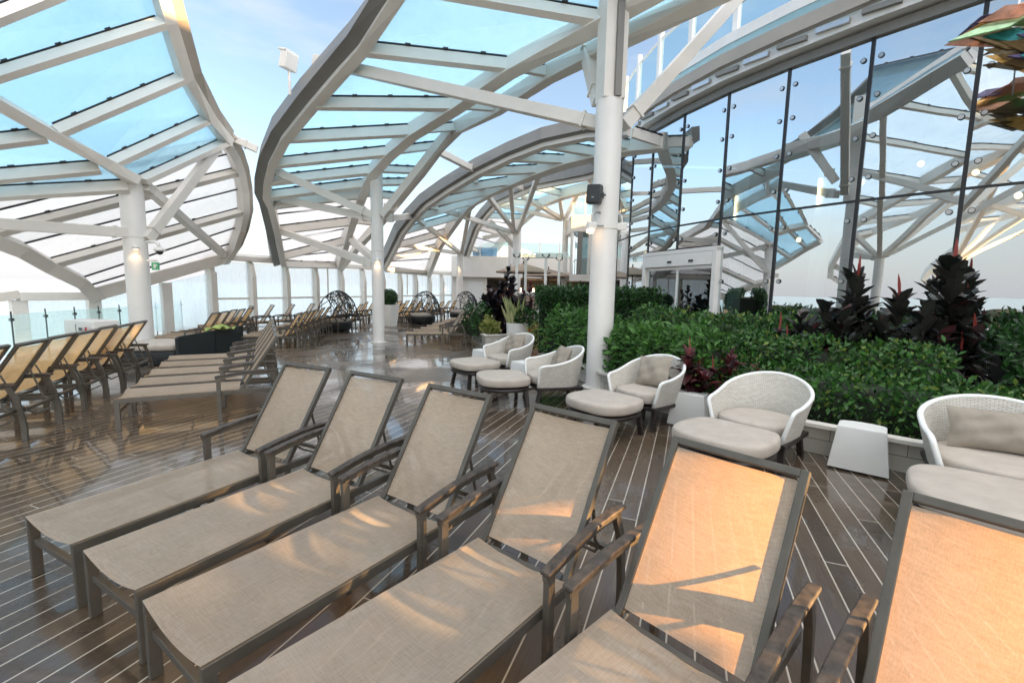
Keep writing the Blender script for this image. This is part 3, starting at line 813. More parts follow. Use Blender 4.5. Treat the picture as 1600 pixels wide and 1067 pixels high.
# left canopy
cz = empty('glass_canopy', at(215, 283, 10.5)); cz.location = (0, 0, 0)
A1 = [(225, -75, 8.9), (256, 27, 9.6), (283, 115, 10.5), (319, 181, 11.9), (348, 219, 13)]
B1 = [(-150, 72, 7.1), (-60, 125, 7.9), (73, 203, 9.0), (160, 253, 9.9), (206, 283, 10.4)]
canopy(cz, list(zip(A1, B1)), (-1, .30, .38, .20, .0, 'fasciab'), [cg]*4, beamB=(.2, .36))
L1 = [(-260, 120, 6.4), (-230, 175, 6.9), (-200, 235, 7.5), (-190, 282, 8), (-190, 303, 8.3)]
canopy(cz, list(zip(L1, B1)), None, [cg]*4, skipB=True)
# flank of the left canopy, down to the windscreen
FA = [(348, 219, 13), (360, 240, 13.7), (369, 265, 14.3), (375, 295, 14.9), (377, 327, 15.3), (371, 355, 15.5), (362, 380, 15.8), (346, 404, 16.1)]
FB = [(-190, 325, 8.3), (-100, 352, 9), (-30, 362, 9.7), (24, 384, 10.3), (70, 410, 11.2), (121, 436, 12.0), (133, 448, 12.3), (145, 460, 12.6)]
canopy(cz, list(zip(FA, FB)), (-1, .34, .34, .16, .02, 'fasciab'), [fg]*7, rib_w=.16, rib_h=.2, thin=(), rib_skip=(1, 3, 5, 6, 7), beamB=(.3, .3))
for i in (1, 3, 5, 6):
    b = MB(); b.bar(P(FA[i]), P(FB[i]), .06, .04); b.build('glazing_bar', 'gasket', cz)
b = MB(); b.bar(P(FA[-1]), P(FB[-1]), .3, .36); b.build('sill_beam', 'white', cz)
braces(cz, [((229, 375, 10.55), (345, 223, 12.9)), ((226, 290, 10.6), (352, 400, 16)), ((-90, 344, 8), (205, 364, 10.4))], .18)
tag(cz, 'big white ribbed glass canopy on the left with a curved brown edge', 'canopy')

# centre canopy
cc_ = empty('glass_canopy')
A2 = [(860, -330, 6.6), (690, -120, 7.6), (640, -30, 8.3), (569, 68, 9.4), (491, 153, 10.6), (447, 207, 11.8), (427, 249, 12.7), (420, 277, 13.3), (419, 300, 13.9), (425, 314, 14.4), (432, 354, 16), (438, 396, 17.9), (440, 408, 18.4)]
B2 = [(1360, -190, 6.2), (1105, -58, 7.0), (945, 22, 7.9), (803, 94, 9.3), (712, 155, 10.5), (647, 196, 11.6), (611, 230, 12.3), (585, 259, 13.0), (574, 281, 13.4), (566, 296, 13.7), (549, 340, 16.2), (538, 371, 18.8), (527, 411, 21.4)]
canopy(cc_, list(zip(A2, B2)), (1, .25, .42, .215, .06, 'fascia'), [cg]*9+[fg]*3, beamA=(.2, .32), beamB=(.24, .42), thin=(9, 10, 11))
C2_ = [(1380, -135, 6.4), (1105, -10, 7.3), (968, 52, 8.2), (860, 105, 9.5), (775, 160, 11.0), (712, 192, 12.4), (683, 222, 13.2), (655, 262, 14.1), (640, 280, 14.5), (622, 303, 15.0), (590, 345, 17.2), (560, 380, 19.4), (534, 415, 21.6)]
canopy(cc_, list(zip(C2_, B2)), None, [cg]*9+[fg]*3, skipB=True, rib_h=.18, rib_w=.1)
braces(cc_, [((493, 95, 10.3), (938, 194, 7.95)), ((422, 263, 13.0), (583, 337, 13.1)), ((430, 309, 14.3), (583, 341, 13.1)), ((435, 360, 16.2), (583, 413, 13.1)), ((547, 372, 18), (586, 407, 13.2)), ((598, 337, 13.1), (712, 192, 12.4)), ((912, 66, 8.9), (935, 160, 8.0)), ((975, 196, 7.85), (1172, -25, 8.6))], .18)
braces(cc_, [((345, 208, 13.1), (402, 234, 13.4)), ((672, 230, 13.4), (742, 266, 16))], .16)
tag(cc_, 'white ribbed glass canopy in the centre with a dark grey angular edge', 'canopy')
# flood light box on the canopy edge
fl = empty('floodlight', at(452, 122, 10.4)); b = MB(); b.box((0, 0, .33), (.20, .32, .34), Euler((0, rad(14), rad(-20))), .02); b.build('housing', 'white2', fl)
b = MB(); b.box((.0, 0, .52), (.23, .35, .04), Euler((0, rad(14), rad(-20))), .01); b.build('cover', 'white2', fl)
b = MB(); b.tube([(0, 0, -.35), (0, 0, .12)], .03, 6); b.build('stalk', 'white2', fl)
tag(fl, 'white box floodlight standing on the outer edge of the centre canopy', 'floodlight')

# third canopy
c3 = empty('glass_canopy')
A3 = [(985, 197, 12.8), (920, 204, 13.6), (852, 219, 14.2), (800, 240, 15), (751, 263, 15.8), (700, 292, 17), (667, 314, 18), (645, 336, 19), (628, 357, 20), (617, 380, 21.8), (607, 400, 23.5), (598, 417, 24.6)]
B3 = [(1040, 215, 13.2), (990, 222, 13.8), (935, 232, 14.4), (890, 244, 14.9), (847, 258, 15.5), (800, 276, 16.5), (765, 292, 17.6), (736, 309, 19), (714, 333, 21), (698, 357, 23), (683, 381, 25), (667, 425, 29)]
canopy(c3, list(zip(A3, B3)), (1, .22, .38, .17, .06, 'fascia'), [cg]*8+[fg]*3, beamA=(.2, .3), beamB=(.3, .45), thin=(8, 9, 10))
braces(c3, [((650, 340, 19.3), (718, 395, 27)), ((622, 382, 21.8), (713, 395, 27)), ((664, 319, 18.2), (800, 363, 26)), ((743, 281, 16.6), (805, 362, 26)), ((797, 281, 16.8), (803, 360, 26)), ((845, 263, 15.7), (809, 363, 26)), ((737, 309, 19.2), (721, 394, 27)), ((607, 341, 14), (640, 338, 19))], .17)
braces(c3, [((790, 282, 17), (816, 294, 21)), ((905, 237, 15), (932, 256, 18))], .14)
tag(c3, 'white arched glass canopy right of the centre column, third from the left', 'canopy')
c4 = empty('glass_canopy')
A4 = [(980, 255, 17), (920, 270, 18.2), (836, 287, 20.5), (780, 312, 23), (760, 333, 24.5), (745, 352, 25.5), (733, 385, 29), (722, 418, 33)]
B4 = [(1000, 275, 18), (930, 284, 19.5), (880, 298, 21.5), (845, 313, 23.5), (820, 335, 26), (790, 365, 30), (765, 395, 33), (730, 425, 36)]
canopy(c4, list(zip(A4, B4)), (1, .24, .38, .17, .06, 'fascia'), [cg]*4+[fg]*3, beamA=(.2, .3), beamB=(.34, .5), thin=(4, 5, 6))
braces(c4, [((781, 321, 23), (878, 343, 24)), ((816, 306, 21.6), (878, 342, 24)), ((909, 288, 20.5), (884, 341, 24)), ((873, 298, 21.8), (879, 341, 24)), ((755, 372, 27), (797, 364, 26.4)), ((765, 345, 25), (803, 385, 26.4))], .17)
tag(c4, 'small arched white glass canopy farthest back, in front of the pale building', 'canopy')

# canopies over and behind the photographer: leaf-shaped lattice shells from the inboard side to the ship side
def shell(s0, half, lab):
    root = empty('glass_canopy'); ts = [-3.2, -.6, 1.9, 3.6, 5.3, 7.0, 8.5, 10.0, 11.4, 12.7, 13.8, 14.7, 15.3]
    zs = [8.6, 8.5, 8.2, 7.8, 7.3, 6.7, 6.1, 5.5, 4.95, 4.35, 3.8, 3.2, 2.6]; n = len(ts)
    wd = [3.5, 4.6, 5.2, 5.4, 5.2, 4.6, 3.8, 3.0, 2.4, 1.9, 1.5, 1.2, .8]
    Am = [ST(s0+wd[i], ts[i], zs[i]+.25) for i in range(n)]; Mm = [ST(s0, ts[i], zs[i]-.25) for i in range(n)]; Bm = [ST(s0-wd[i], ts[i], zs[i]+.25) for i in range(n)]
    gl = ['pglass']*8+[fg]*4
    canopy(root, list(zip(Am, Mm)), None, gl, beamA=(.26, .36), beamB=(.26, .42), rib_h=.2); canopy(root, list(zip(Bm, Mm)), None, gl, beamA=(.26, .36), skipB=True, rib_h=.2)
    foot = [ST(s0, 8.4, 3.4), ST(s0, 2.6, 4.2), ST(s0, 12.6, 2.2)]; tops = [(3, 6, 9), (0, 2, 5), (8, 10, 11)]
    for f, tp in zip(foot, tops):
        b = MB(); b.tube([Vec((f.x, f.y, 0)), f], .19, 14); b.build('post', 'white', root)
        for k in tp:
            for side in (Am, Bm): braces(root, [(f, side[k])], .18)
        if tp[0]: braces(root, [(f, Mm[tp[0]]), (f, Mm[tp[2]])], .18)
    tag(root, lab, 'canopy')
shell(-1.5, 4.2, 'white lattice canopy above the viewpoint, mirrored across the glass front')
shell(-12.5, 4.2, 'white lattice canopy behind the viewpoint, mirrored low in the glass front')

# ------------------------------------------------------------------ columns
def column(px, py, d, r, ztop, label, square=None):
    p = at(px, py, d); root = empty('steel_column', (p.x, p.y, 0))
    b = MB(); n = 28
    b.loft([[Vec((k*math.cos(2*math.pi*j/n), k*math.sin(2*math.pi*j/n), z)) for j in range(n)] for z, k in ((0, r+.012), (.03, r+.012), (.031, r), (ztop, r))])
    b.build('shaft', 'white2', root, True, 40)
    b = MB(); b.loft([[Vec((k*math.cos(2*math.pi*j/n), k*math.sin(2*math.pi*j/n), z)) for j in range(n)] for z, k in ((2.62, r), (2.625, r+.006), (2.645, r+.006), (2.65, r))]); b.build('weld_seam', 'white', root, True)
    b = MB()
    for j in range(8): a = 2*math.pi*j/8; b.box(((r+.035)*math.cos(a), (r+.035)*math.sin(a), .02), (.03, .03, .035))
    b.loft([[Vec((k*math.cos(2*math.pi*j/n), k*math.sin(2*math.pi*j/n), z)) for j in range(n)] for z, k in ((0.004, r+.06), (.018, r+.06), (.02, r+.055))]); b.build('base_flange', 'white', root)
    tag(root, label, 'column', 'white steel columns'); return root, p
col1, p1 = column(224, 545, 10.5, .225, 4.0, 'thick white round column on the left, behind the black daybed')
col2, p2 = column(592, 534, 13.15, .17, 5.0, 'white round column standing free in the middle of the wet deck')
col3, p3 = column(934, 612, 7.6, .212, 4.62, 'thick white column at the planter with a grey loudspeaker on it')
b = MB(); yw = rad(12)
b.box((0, 0, 5.75), (.36, .36, 2.26), Euler((0, 0, yw))); b.build('box_head', 'white', col3)
b = MB(); q = Vec((-.05, -.235, 0)); b.box((.075, -.20, 5.5), (.10, .06, 1.75), Euler((0, 0, rad(12)))); b.build('dark_slot', 'fascia', col3)
col4, p4 = column(718, 496, 27, .19, 3.75, 'slim white column behind the tiled planter, under the third canopy')
col5, p5 = column(806, 470, 26, .24, 4.95, 'stout white column behind the tan umbrellas')
col5b, _ = column(797, 470, 27.5, .17, 4.95, 'thin white column directly left of the stout one behind the umbrellas')
col6, p6 = column(880, 475, 24, .15, 5.4, 'tall slim white column left of the loudspeaker column')
# things on the columns
def dirto(p): v_ = Vec((0, 0, 0))-Vec((p.x, p.y, 0)); return v_.normalized()
sp_ = at(929, 304, 7.35); r = empty('loudspeaker', sp_, rad(-28))
b = MB(); b.box((0, 0, 0), (.24, .16, .30), Euler((0, rad(4), 0)), .045); b.build('cabinet', 'plastic', r, True, 50)
b = MB(); b.box((0, -.083, .005), (.20, .012, .26), Euler((0, rad(4), 0)), .004); b.build('grille', paint('dark_grille', (.04, .045, .048), .7, .3, 60), r)
b = MB(); b.box((0, -.091, -.055), (.035, .004, .012)); b.build('badge', 'steel', r)
b = MB(); b.bar((.05, .07, 0), (.14, .2, 0), .05, .1); b.bar((.13, -.02, -.02), (.17, .02, -.02), .03, .03); b.build('bracket', 'plastic', r)
tag(r, 'dark grey loudspeaker fixed high on the thick column', 'loudspeaker')
def spot(px, py, d, sgn, label):
    r = empty('wall_spotlight', at(px, py, d)); s = sgn
    b = MB(); b.box((0, 0, 0), (.145, .12, .12), Euler((rad(6), rad(6*s), rad(15*s))), .02); b.build('housing', 'white2', r)
    b = MB(); b.box((-.02*s, -.03, -.09), (.10, .08, .05), Euler((rad(12), 0, 0)), .01); b.build('lamp_head', 'lamp' if s > 0 else 'white2', r)
    b = MB(); b.tube([(0, 0, .06), (.01*s, 0, .17), (.07*s, .03, .22), (.15*s, .1, .22)], .018, 6); b.tube([(.08*s, 0, 0), (.2*s, .06, .01)], .015, 6); b.build('bracket', 'steel', r)
    return tag(r, label, 'spotlight', 'white spotlights on the column')
spot(924, 353, 7.3, 1, 'white spotlight on the left side of the thick column, under the loudspeaker')
spot(972, 354, 7.55, -1, 'white spotlight on the right side of the thick column')
r = empty('dome_camera', at(249, 390, 10.3))
b = MB(); b.tube([(-.28, 0, .16), (-.1, 0, .17), (-.02, 0, .13), (0, 0, .05)], .035, 8); b.build('arm', 'white2', r, True)
b = MB(); b.loft([[Vec((k*math.cos(a), k*math.sin(a), z)) for a in [2*math.pi*j/18 for j in range(18)]] for z, k in ((-.04, .10), (0, .115), (.05, .06))]); b.build('housing', 'white2', r, True)
b = MB(); b.loft([[Vec((k*math.cos(a), k*math.sin(a), z)) for a in [2*math.pi*j/18 for j in range(18)]] for z, k in ((-.115, .02), (-.09, .06), (-.04, .075))]); b.build('dome', 'gasket', r, True)
tag(r, 'white dome camera on a curved arm on the left column', 'camera')
r = empty('exit_sign', at(243, 416, 10.3), rad(-10)); b = MB(); b.box((0, 0, 0), (.17, .04, .17)); b.build('panel', 'green_sign', r)
b = MB(); b.tube([(-.2, .0, .12), (.05, 0, .12)], .02, 6); b.box((0, -.022, .0), (.05, .006, .09)); b.box((.03, -.022, .02), (.06, .006, .03)); b.build('pictogram', 'white2', r)
tag(r, 'small green sign with a white mark on a bracket on the left column', 'sign')
for px, py, d, l in ((212, 387, 10.26, 'small round white wall lamp on the left column'), (590, 407, 12.95, 'small round white wall lamp on the centre column'), (717, 417, 26.75, 'small round white wall lamp on the slim far column')):
    r = empty('wall_lamp', at(px, py, d)); b = MB(); b.loft([[Vec((k*math.cos(a), k*math.sin(a), z)) for a in [2*math.pi*j/14 for j in range(14)]] for z, k in ((-.03, .05), (0, .07), (.04, .055), (.05, .02))]); b.build('housing', 'white2', r, True)
    b = MB(); b.loft([[Vec((k*math.cos(a), k*math.sin(a), z)) for a in [2*math.pi*j/14 for j in range(14)]] for z, k in ((-.036, .03), (-.031, .045))]); b.build('bulb', 'lamp', r); tag(r, l, 'lamp', 'round lamps on the columns')
    pl = bpy.data.lights.new('lamp_glow', 'SPOT'); pl.energy = .7; pl.color = (1, .66, .38); pl.spot_size = rad(120); pl.shadow_soft_size = .04
    po = bpy.data.objects.new('lamp_glow', pl); COL.objects.link(po); po.parent = r; po.location = (0, -.06, -.06)

# ------------------------------------------------------------------ ship-side windscreen
ws = empty('windscreen'); T = 15.4
def SB(mb, s0, s1, t, z, w_, h_): mb.bar(ST(s0, t, z), ST(s1, t, z), w_, h_); return mb
posts = [10.9+1.57*k for k in range(13)]
for i, s in enumerate(posts):
    b = MB(); sec = lambda z, w0, tt: [ST(s-.085, T+.12, z), ST(s+.085, T+.12, z), ST(s+.085, T-tt, z), ST(s-.085, T-tt, z)]
    b.loft([sec(0, .2, .20), sec(1.9, .2, .20), sec(2.35, .2, .10), sec(2.45, .2, .0)]); b.build('post', 'white', ws)
    if i:
        s0 = posts[i-1]+.09; s1 = s-.09
        b = MB(); b.bar(ST(s0, T+.02, 1.08), ST(s1, T+.02, 1.08), .05, .07); b.build('rail', 'white', ws)
        b = MB(); b.box(ST((s0+s1)/2, T+.03, 1.76), (s1-s0, .016, 1.28), Euler((0, 0, AZ))); b.build('glass_pane', 'wglass', ws)
        b = MB(); b.box(ST((s0+s1)/2, T+.03, .56), (s1-s0, .016, .95), Euler((0, 0, AZ))); b.build('glass_pane', 'wglass', ws)
        if i in (4, 8): b = MB(); b.bar(ST((s0+s1)/2, T, 1.15), ST((s0+s1)/2, T, 2.4), .05, .05, U); b.build('mullion', 'white', ws)
b = MB(); b.bar(ST(10.6, T, 2.54), ST(posts[-1]+1, T, 2.54), .30, .20, Vec((0, 0, 1)), .03); b.build('top_beam', 'white', ws)
b = MB(); b.bar(ST(10.6, T+.22, 2.68), ST(posts[-1]+1, T+.22, 2.68), .16, .1); b.build('cap', 'white2', ws)
tag(ws, 'tall white framed glass windscreen along the ship side', 'windscreen')
# lower windscreen on the left
lw_ = empty('windscreen'); a = onwall(145, 461); e = onwall(27, 459); e2 = onwall(-70, 480)
sA = a.dot(U); sE = e.dot(U); zb = 1.22
b = MB(); b.bar(ST(sE, T, zb), ST(sA+.2, T, zb), .26, .22, Vec((0, 0, 1)), .02); b.build('top_beam', 'white2', lw_)
b = MB(); b.bar(ST(sE-3, T, .75), ST(sE, T, zb+.05), .26, .22, Vec((0, 0, 1)), .02); b.build('sloped_beam', 'white', lw_)
for s in (sE, (sE+sA)/2*0+sA, sA+1.9, sA+3.4):
    top = zb if s <= sA+.1 else zb + (s-sA)*.26
    b = MB(); b.bar(ST(s, T, -3), ST(s, T, top-.1), .16, .3, U, .01); b.build('post', 'white2', lw_)
ss = [sE, sA, sA+1.9, sA+3.4, 10.9]
for i in range(4):
    s0, s1 = ss[i]+.1, ss[i+1]-.1; t0 = (zb if i == 0 else zb+(s0-sA)*.26)-.12; t1 = (zb if i == 0 else zb+(s1-sA)*.26)-.12
    b = MB(); b.loft([[ST(s0, T+o_, .08), ST(s1, T+o_, .08), ST(s1, T+o_, t1), ST(s0, T+o_, t0)] for o_ in (.02, .036)]); b.build('glass_pane', 'wglass', lw_)
tag(lw_, 'low white framed windscreen at the far left, under the left canopy', 'windscreen')

# curved frameless balustrade on the left
bl = empty('glass_balustrade')
bp = BAL
for i in range(len(bp)-1):
    a, c = bp[i], bp[i+1]; d = (c-a).normalized()
    b = MB(); b.bar(a+d*.015+Vec((0, 0, .49)), c-d*.015+Vec((0, 0, .49)), .014, .82, Vec((0, 0, 1))); b.build('glass_pane', 'rglass', bl)
for q in bp:
    b = MB(); b.tube([q, q+Vec((0, 0, .97))], .014, 6); b.box(q+Vec((0, 0, .80)), (.06, .06, .06)); b.build('post', 'plastic', bl)
tag(bl, 'curved frameless green glass balustrade with small dark clamps at the left', 'balustrade')
q = at(143, 500, 10.2); cb = empty('storage_cabinet', (q.x, q.y, 0), rad(-18))
b = MB(); b.box((0, 0, .38), (1.0, .5, .76), None, .02); b.build('body', 'white2', cb)
b = MB(); b.box((.14, -.302, .58), (.09, .01, .07)); b.box((-.3, -.302, .3), (.05, .01, .05)); b.build('latch', 'plastic', cb)
b = MB(); b.box((.33, -.303, .58), (.06, .01, .1)); b.build('sticker', 'red', cb)
b = MB(); b.box((0, -.303, .36), (.012, .008, .66)); b.build('door_gap', 'plastic', cb)
tag(cb, 'white metal cabinet behind the glass balustrade', 'cabinet')

# ------------------------------------------------------------------ glass front on the right
FP = [(3.70, 17.9), (3.70, 16.5), (3.76, 15.05), (3.98, 13.65), (4.37, 12.33), (4.90, 11.02), (5.57, 9.84), (6.35, 8.66), (7.21, 7.55), (8.18, 6.52), (9.20, 5.58), (10.3, 4.72)]
FP = [Vec((x, y, 0)) for x, y in FP]
def outn(i):
    t = (FP[min(i+1, len(FP)-1)]-FP[max(i-1, 0)]).normalized(); return Vec((t.y, -t.x, 0)) if Vec((t.y, -t.x, 0)).dot(-FP[i]) > 0 else Vec((-t.y, t.x, 0))
FN = [outn(i) for i in range(len(FP))]
fz = empty('curtain_wall'); ZJ, ZT, ZB = 3.37, 6.2, .12
for i in range(len(FP)-1):
    a, c = FP[i], FP[i+1]; d = (c-a).normalized()
    for z0, z1 in ((ZB, ZJ-.02), (ZJ+.02, ZT)):
        if i in (3, 4) and z0 < 1: z0 = 2.78
        b = MB(); b.box((a+c)/2+Vec((0, 0, (z0+z1)/2)), ((c-a).length-.05, .02, z1-z0), Euler((rad(R.uniform(-.22, .22)), 0, math.atan2(d.y, d.x)+rad(R.uniform(-.3, .3))))); b.build('glass_pane', 'facade', fz)
    n_ = Vec((d.y, -d.x, 0)); n_ = n_ if n_.dot(-a) > 0 else -n_
    b = MB(); m_ = (a+c)/2; b.bar(a+Vec((0, 0, ZJ))+n_*.004, c+Vec((0, 0, ZJ))+n_*.004, .03, .045); b.build('joint', 'gasket', fz)
    if i >= 2:
        bb = MB()
        for z in (.75, 1.9, 3.02, 3.78, 4.5, 5.2, 5.85):
            if i in (3, 4) and z < 2.9: continue
            for q, e in ((a+d*.13, 1), (c-d*.13, -1)):
                b = MB(); o = q+n_*.012+Vec((0, 0, z))
                b.tube([o, o+n_*.028], .037, 14); b.build('glass_fitting', 'steel', fz) if i < 9 else None
                if i < 9:
                    b = MB(); b.tube([o+n_*-.001, o+n_*.02], .047, 14); b.build('fitting_ring', 'gasket', fz)
for i, p in enumerate(FP):
    b = MB(); b.bar(p+Vec((0, 0, 2.76 if i == 4 else 0)), p+Vec((0, 0, ZT)), .06, .06, FN[i]); b.build('mullion', 'gasket', fz)
def band(name, mat, z, h, off, w_, i0=0):
    b = MB(); b.sweep([FP[i]+FN[i]*off+Vec((0, 0, z)) for i in range(i0, len(FP))], [Vec((0, 0, 1))]*(len(FP)-i0), w_, h); return b.build(name, mat, fz)
band('head_frame', 'fascia', 6.26, .16, .02, .14)
band('gutter', 'white2', 6.48, .20, .14, .34)
band('eaves_beam', 'fasciab', 6.78, .26, .34, .16)
band('roof_glass', 'cglass', 7.02, .30, .2, .03)
band('roof_curb', 'white2', 7.28, .22, .08, .3)
band('sill', 'white', .06, .12, .02, .2)
for i in range(1, len(FP)-1):
    for k in (.12, .62):
        q = FP[i].lerp(FP[i+1], k)+FN[i]*.33+Vec((0, 0, 6.52)); d = (FP[i+1]-FP[i]).normalized()
        b = MB(); b.box(q, (.55, .13, .09), Euler((0, rad(4), math.atan2(d.y, d.x)))); b.build('light_fitting', 'steel' if k > .5 else 'fascia', fz)
tag(fz, 'tall curved glass front with round steel fittings and black joints, mirroring the canopies', 'glass front')
# balustrade on its roof
rb = empty('roof_balustrade')
for i in range(1, len(FP)-1):
    a, c = FP[i]-FN[i]*.05, FP[i+1]-FN[i+1]*.05
    b = MB(); b.bar(a+Vec((0, 0, 7.4)), a+Vec((0, 0, 8.9)), .13, .13, FN[i], .01); b.build('post', 'white2', rb)
    d = (c-a).normalized()
    b = MB(); b.bar(a+d*.09+Vec((0, 0, 8.02)), c-d*.09+Vec((0, 0, 8.02)), .015, 1.2, Vec((0, 0, 1))); b.build('glass_pane', 'clear', rb)
    b = MB(); b.bar(a+d*.08+Vec((0, 0, 8.66)), c-d*.08+Vec((0, 0, 8.66)), .05, .05); b.build('handrail', 'white2', rb)
tag(rb, 'white posted glass balustrade on the roof above the glass front', 'balustrade')
# sliding door set in the glass front
a = FP[3]; c = FP[5]; d = (c-a).normalized(); n_ = FN[4]
dr = empty('sliding_door', (a.x, a.y, 0), math.atan2(d.y, d.x)); ln = (c-a).length     # local x along the front
sg = 1 if (Matrix.Rotation(math.atan2(d.y, d.x), 3, 'Z') @ Vec((0, 1, 0))).dot(n_) > 0 else -1
b = MB(); b.box((.0, sg*.05, 1.35), (.12, .16, 2.7)); b.box((ln, sg*.05, 1.35), (.12, .16, 2.7)); b.box((ln/2, sg*.05, 2.69), (ln+.12, .17, .10)); b.build('door_frame', 'white2', dr)
b = MB(); b.box((ln/2, sg*.07, 2.47), (ln-.14, .14, .32), None, .01); b.build('header_box', 'white2', dr)
for x in (.42, .88):
    b = MB(); b.box((ln*x if x < .6 else ln*.72, sg*.15, 2.43), (.16, .03, .055), None, .012); b.build('sensor', 'gasket', dr)
for k in (0, 1):
    x0 = .075+k*(ln/2-.05); w_ = ln/2-.05; y = sg*(.02+.05*k)
    b = MB(); b.box((x0+.03, y, 1.15), (.06, .04, 2.3)); b.box((x0+w_-.03, y, 1.15), (.06, .04, 2.3)); b.box((x0+w_/2, y, .05), (w_-.12, .04, .1)); b.box((x0+w_/2, y, 2.26), (w_-.12, .04, .08)); lf = b.build('door_leaf', 'white2', dr)
    b = MB(); b.box((x0+w_/2, y, 1.16), (w_-.12, .012, 2.12)); b.build('glass_pane', 'clear', lf)
tag(dr, 'white framed automatic sliding glass door with two black sensors', 'door')
# room behind the glass
inn = empty('glass_house')
b = MB(); pl = [p+(-FN[i])*.12 for i, p in enumerate(FP)]
back = [Vec((13.5, 6.5, 0)), Vec((13.5, 18.5, 0))]
poly = pl+back
b.add([Vec((p.x, p.y, .01)) for p in poly], [list(range(len(poly)))]); b.build('floor', 'floorin', inn)
b = MB(); b.loft([[Vec((p.x, p.y, z)) for p in poly] for z in (6.42, 6.9)]); b.build('roof_slab', 'white', inn)
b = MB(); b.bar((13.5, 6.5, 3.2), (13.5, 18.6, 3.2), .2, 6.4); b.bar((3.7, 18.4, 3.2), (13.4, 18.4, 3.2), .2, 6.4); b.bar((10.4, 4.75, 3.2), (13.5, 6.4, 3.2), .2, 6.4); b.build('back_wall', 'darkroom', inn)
b = MB(); b.box((9.6, 11.5, 1.0), (2.5, 5, 2.0), Euler((0, 0, .2))); b.build('bar_block', 'floorin', inn)
tag(inn, 'dim lounge room behind the curved glass front', 'room')
for i, (x, y) in enumerate(((7.0, 10.6), (6.1, 12.6))):
    r = empty('interior_column', (x, y, 0)); b = MB(); b.tube([(0, 0, .02), (0, 0, 6.4)], .17, 18); b.build('shaft', 'white2', r, True, 50)
    b = MB(); b.tube([(-.19, -.1, 3.6), (-.19, -.1, 4.2)], .03, 8); b.build('light_strip', 'lamp', r)
    tag(r, 'pale column inside the glass front, %s' % ('nearer the dark red-tipped plants' if i == 0 else 'nearer the sliding door'), 'column', 'columns inside the glass front')
k = 0
for x, y, z in ((7.3, 9.9, 4.0), (7.9, 9.2, 4.2), (8.4, 8.6, 3.9), (8.7, 8.1, 3.4), (6.7, 10.9, 2.9), (9.3, 8.3, 2.6), (9.9, 8.6, 2.9)):
    r = empty('pendant_lamp', (x, y, z)); b = MB(); b.loft([[Vec((q*math.cos(t), q*math.sin(t), zz)) for t in [2*math.pi*j/10 for j in range(10)]] for zz, q in ((-.05, .02), (-.02, .05), (.03, .05), (.06, .02))]); b.build('bulb', 'lamp', r, True)
    b = MB(); b.tube([(0, 0, .06), (0, 0, 6.42-z)], .006, 4); b.build('cord', 'gasket', r)
    tag(r, 'small warm pendant lamp glimmering behind the glass front', 'lamp', 'pendant lamps behind the glass'); k += 1

# added wall out of view blocks the low sun; its openings shape the sun patches
def wall_holes(mb, X, th, y0, y1, z0, z1, holes):
    ys = sorted({y0, y1} | {h[0] for h in holes} | {h[1] for h in holes}); zs = sorted({z0, z1} | {h[2] for h in holes} | {h[3] for h in holes})
    for i in range(len(ys)-1):
        run = None
        for j in range(len(zs)-1):
            cy, cz_ = (ys[i]+ys[i+1])/2, (zs[j]+zs[j+1])/2
            solid = not any(h[0] < cy < h[1] and h[2] < cz_ < h[3] for h in holes)
            if solid: run = [zs[j] if run is None else run[0], zs[j+1]]
            if (not solid or j == len(zs)-2) and run:
                mb.box((X, (ys[i]+ys[i+1])/2, (run[0]+run[1])/2), (th, ys[i+1]-ys[i], run[1]-run[0])); run = None
def shade_pt(p): 
    k = (10.5-p.x)/sd.x; return p.y+sd.y*k, p.z+sd.z*k
def hole(pts):
    q = [shade_pt(p) for p in pts]; return (min(a for a, _ in q), max(a for a, _ in q), min(z for _, z in q), max(z for _, z in q))
def lpt(i, v_):
    x, y, a = front[i]; return Vec((x+v_.x*math.cos(a)-v_.y*math.sin(a), y+v_.x*math.sin(a)+v_.y*math.cos(a), v_.z))
def tight(i, u0, u1, y0, y1):        # a narrow slanting opening, as stacked slots
    out = []
    for k in range(4):
        a, c = u0+(u1-u0)*k/4, u0+(u1-u0)*(k+1)/4; m_ = (a+c)/2
        lo, hi = shade_pt(lpt(i, backpt(m_, y0))), shade_pt(lpt(i, backpt(m_, y1))); z0 = (shade_pt(lpt(i, backpt(a, y0)))[1]+shade_pt(lpt(i, backpt(a, y1)))[1])/2; z1 = (shade_pt(lpt(i, backpt(c, y0)))[1]+shade_pt(lpt(i, backpt(c, y1)))[1])/2
        out.append((min(lo[0], hi[0]), max(lo[0], hi[0]), z0, z1))
    return out
HOLES = tight(4, .06, .77, -.33, .36) + tight(5, .12, .77, -.30, .34) + [
         hole([lpt(3, Vec((x, -.33, z))) for x in (1.22, 1.58) for z in (.53, .60)]+[lpt(4, Vec((x, .33, z))) for x in (1.22, 1.58) for z in (.53, .60)]),
         hole([lpt(4, Vec((x, -.33, z))) for x in (1.25, 1.6) for z in (.52, .60)]+[lpt(5, Vec((x, .33, z))) for x in (1.25, 1.6) for z in (.52, .60)]),
         hole([lpt(2, Vec((x, y, .34))) for x, y in ((.03, .2), (.30, .22), (.06, .02))]), hole([lpt(3, Vec((x, y, .34))) for x, y in ((.70, -.25), (.80, .2))]),
         hole([atz(123, 540, .80), atz(112, 560, .6)]), hole([atz(206, 512, .9), atz(195, 530, .65)])]
